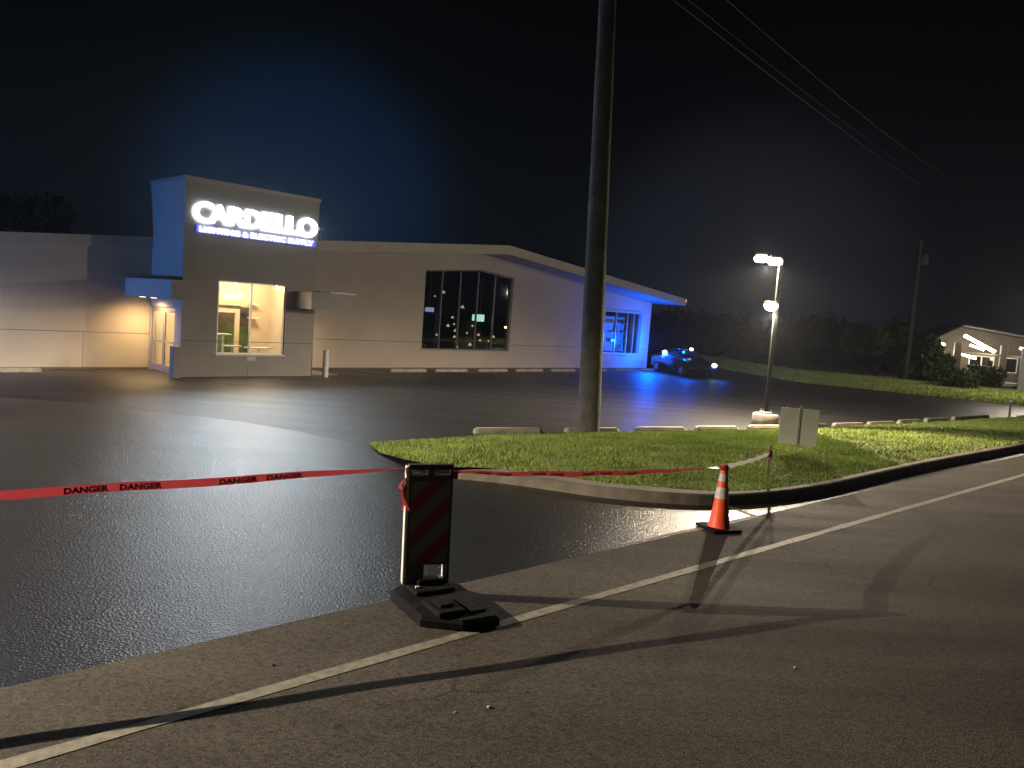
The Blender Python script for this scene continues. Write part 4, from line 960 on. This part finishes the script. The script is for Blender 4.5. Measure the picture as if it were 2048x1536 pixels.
b = MB(); b.profile([(A.x - .6, A.z + .25), (ridge[0], ridge[1] + .3), (A.x + 12.5, A.z + .2), (A.x + 12.5, A.z + .35), (ridge[0], ridge[1] + .45), (A.x - .6, A.z + .40)], -.6, 9.3); b.build('roof', M['roof'], HS)
b = MB(); b.profile([(A.x - .4, A.z + .2), (ridge[0], ridge[1] + .25), (A.x + 12.4, A.z + .15), (A.x + 12.4, A.z + .02), (A.x - .4, A.z + .02)], 2.8, 2.98); b.build('gable', M['brick'], HS)
for x_, wd_ in ((1911, .25), (2003, .22)):
    p = hl(x_, 740); b = MB(); b.bev(p.x - wd_, p.x + wd_, -.2, .2, 0, A.z + .35, .03); b.build('column', M['timber'], HS)
b = MB(); p0, p1 = hl(1925, 706), hl(2000, 713); b.bev(p0.x, p1.x + 2.5, -.12, .12, p1.z - .02, p1.z + .14, .02); b.build('beam', M['timber'], HS)
b = MB(); p0, p1 = hl(1935, 730), hl(1982, 736); b.tube((p0.x, -.1, p0.z), (p1.x, -.1, p0.z), .05); 
for k in range(9): x_ = p0.x + (p1.x - p0.x) * k / 8; b.tube((x_, -.1, .25), (x_, -.1, p0.z), .02, n=6)
b.build('railing', M['timber'], HS)
b = MB(); b.box(A.x + .2, A.x + 10, -.4, 3, 0, .25); b.box(p0.x + 2.2, p0.x + 4.6, -1.2, -.4, 0, .14); b.build('porch_floor', M['concrete'], HS)
for x_ in (1950, 1975, 2022):
    p = hl(x_, 722, 2.98); b = MB(); b.box(p.x - .45, p.x + .45, 2.93, 2.998, .95, 2.1); wf = b.build('window', M['white'], HS); b = MB(); b.box(p.x - .37, p.x + .37, 2.915, 2.925, 1.02, 2.03); b.build('pane', M['carglass'], wf)
for k, ((xa, ya), (xb, yb), th) in enumerate([((1868, 681), (1890, 690), .07), ((1929, 671), (1990, 704), .09), ((1940, 690), (1968, 700), .06), ((1922, 708), (1952, 717), .07)]):
    p, q = hl(xa, ya, -.3 + (k == 3) * 1.5), hl(xb, yb, -.3 + (k == 3) * 1.5); b = MB(); b.tube(p, q, th * 1.3, n=10); b.build('tube_light', E_tube, HS)
p = hl(1945, 705, 1.2); light('porch_lamp', 'POINT', p, 120, (1.0, 0.86, 0.62), HS, shadow_soft_size=.3)
p = hl(1890, 700, .6); light('porch_lamp', 'POINT', p, 120, (1.0, 0.86, 0.62), HS, shadow_soft_size=.3)
p = hl(2015, 718, .8); light('porch_lamp', 'POINT', p, 110, (1.0, 0.84, 0.58), HS, shadow_soft_size=.3)
# tall white pillar sign at the right edge
p = gp(2046, 784); t = thing('pillar_sign', 'tall plain white pillar at the right edge before the house', 'pillar', (p.x, p.y, 0), math.radians(-20))
b = MB(); b.bev(-.36, .36, -.15, .15, .05, 2.9, .04); b.build('pillar', M['white'], t); b = MB(); b.bev(-.45, .45, -.22, .22, 0, .05, .01); b.build('base', M['concrete'], t)
p = hl(2046, 697, -.6); b = MB(); b.tube((p.x - .2, -.6, p.z), (p.x + 1.2, -.6, p.z - .2), .09); b.build('tube_light', E_tube, HS)
q = gp(2030, 800); light('right_end_fill', 'POINT', (q.x - 1, q.y - 3, 4.5), 1500, (1.0, 0.86, 0.70), shadow_soft_size=.2)  # unseen point light added to brighten the verge and right end

# ------------------------------------------------------------------ thin haze added to give the lamps halos
b = MB(); b.box(-60, 110, -8, 125, -1.2, 14.5)
hz = b.build('haze', None)
hm = bpy.data.materials.new('haze'); hm.use_nodes = True; nt = hm.node_tree; nt.nodes.clear(); o = nt.nodes.new('ShaderNodeOutputMaterial'); v = nt.nodes.new('ShaderNodeVolumePrincipled')
v.inputs['Color'].default_value = (0.82, 0.90, 1, 1); v.inputs['Density'].default_value = 0.0004; v.inputs['Anisotropy'].default_value = 0.7
nt.links.new(v.outputs[0], o.inputs['Volume']); hz.data.materials.append(hm); tag(hz, 'thin haze added to give the lamps a glow', 'haze', kind='stuff')
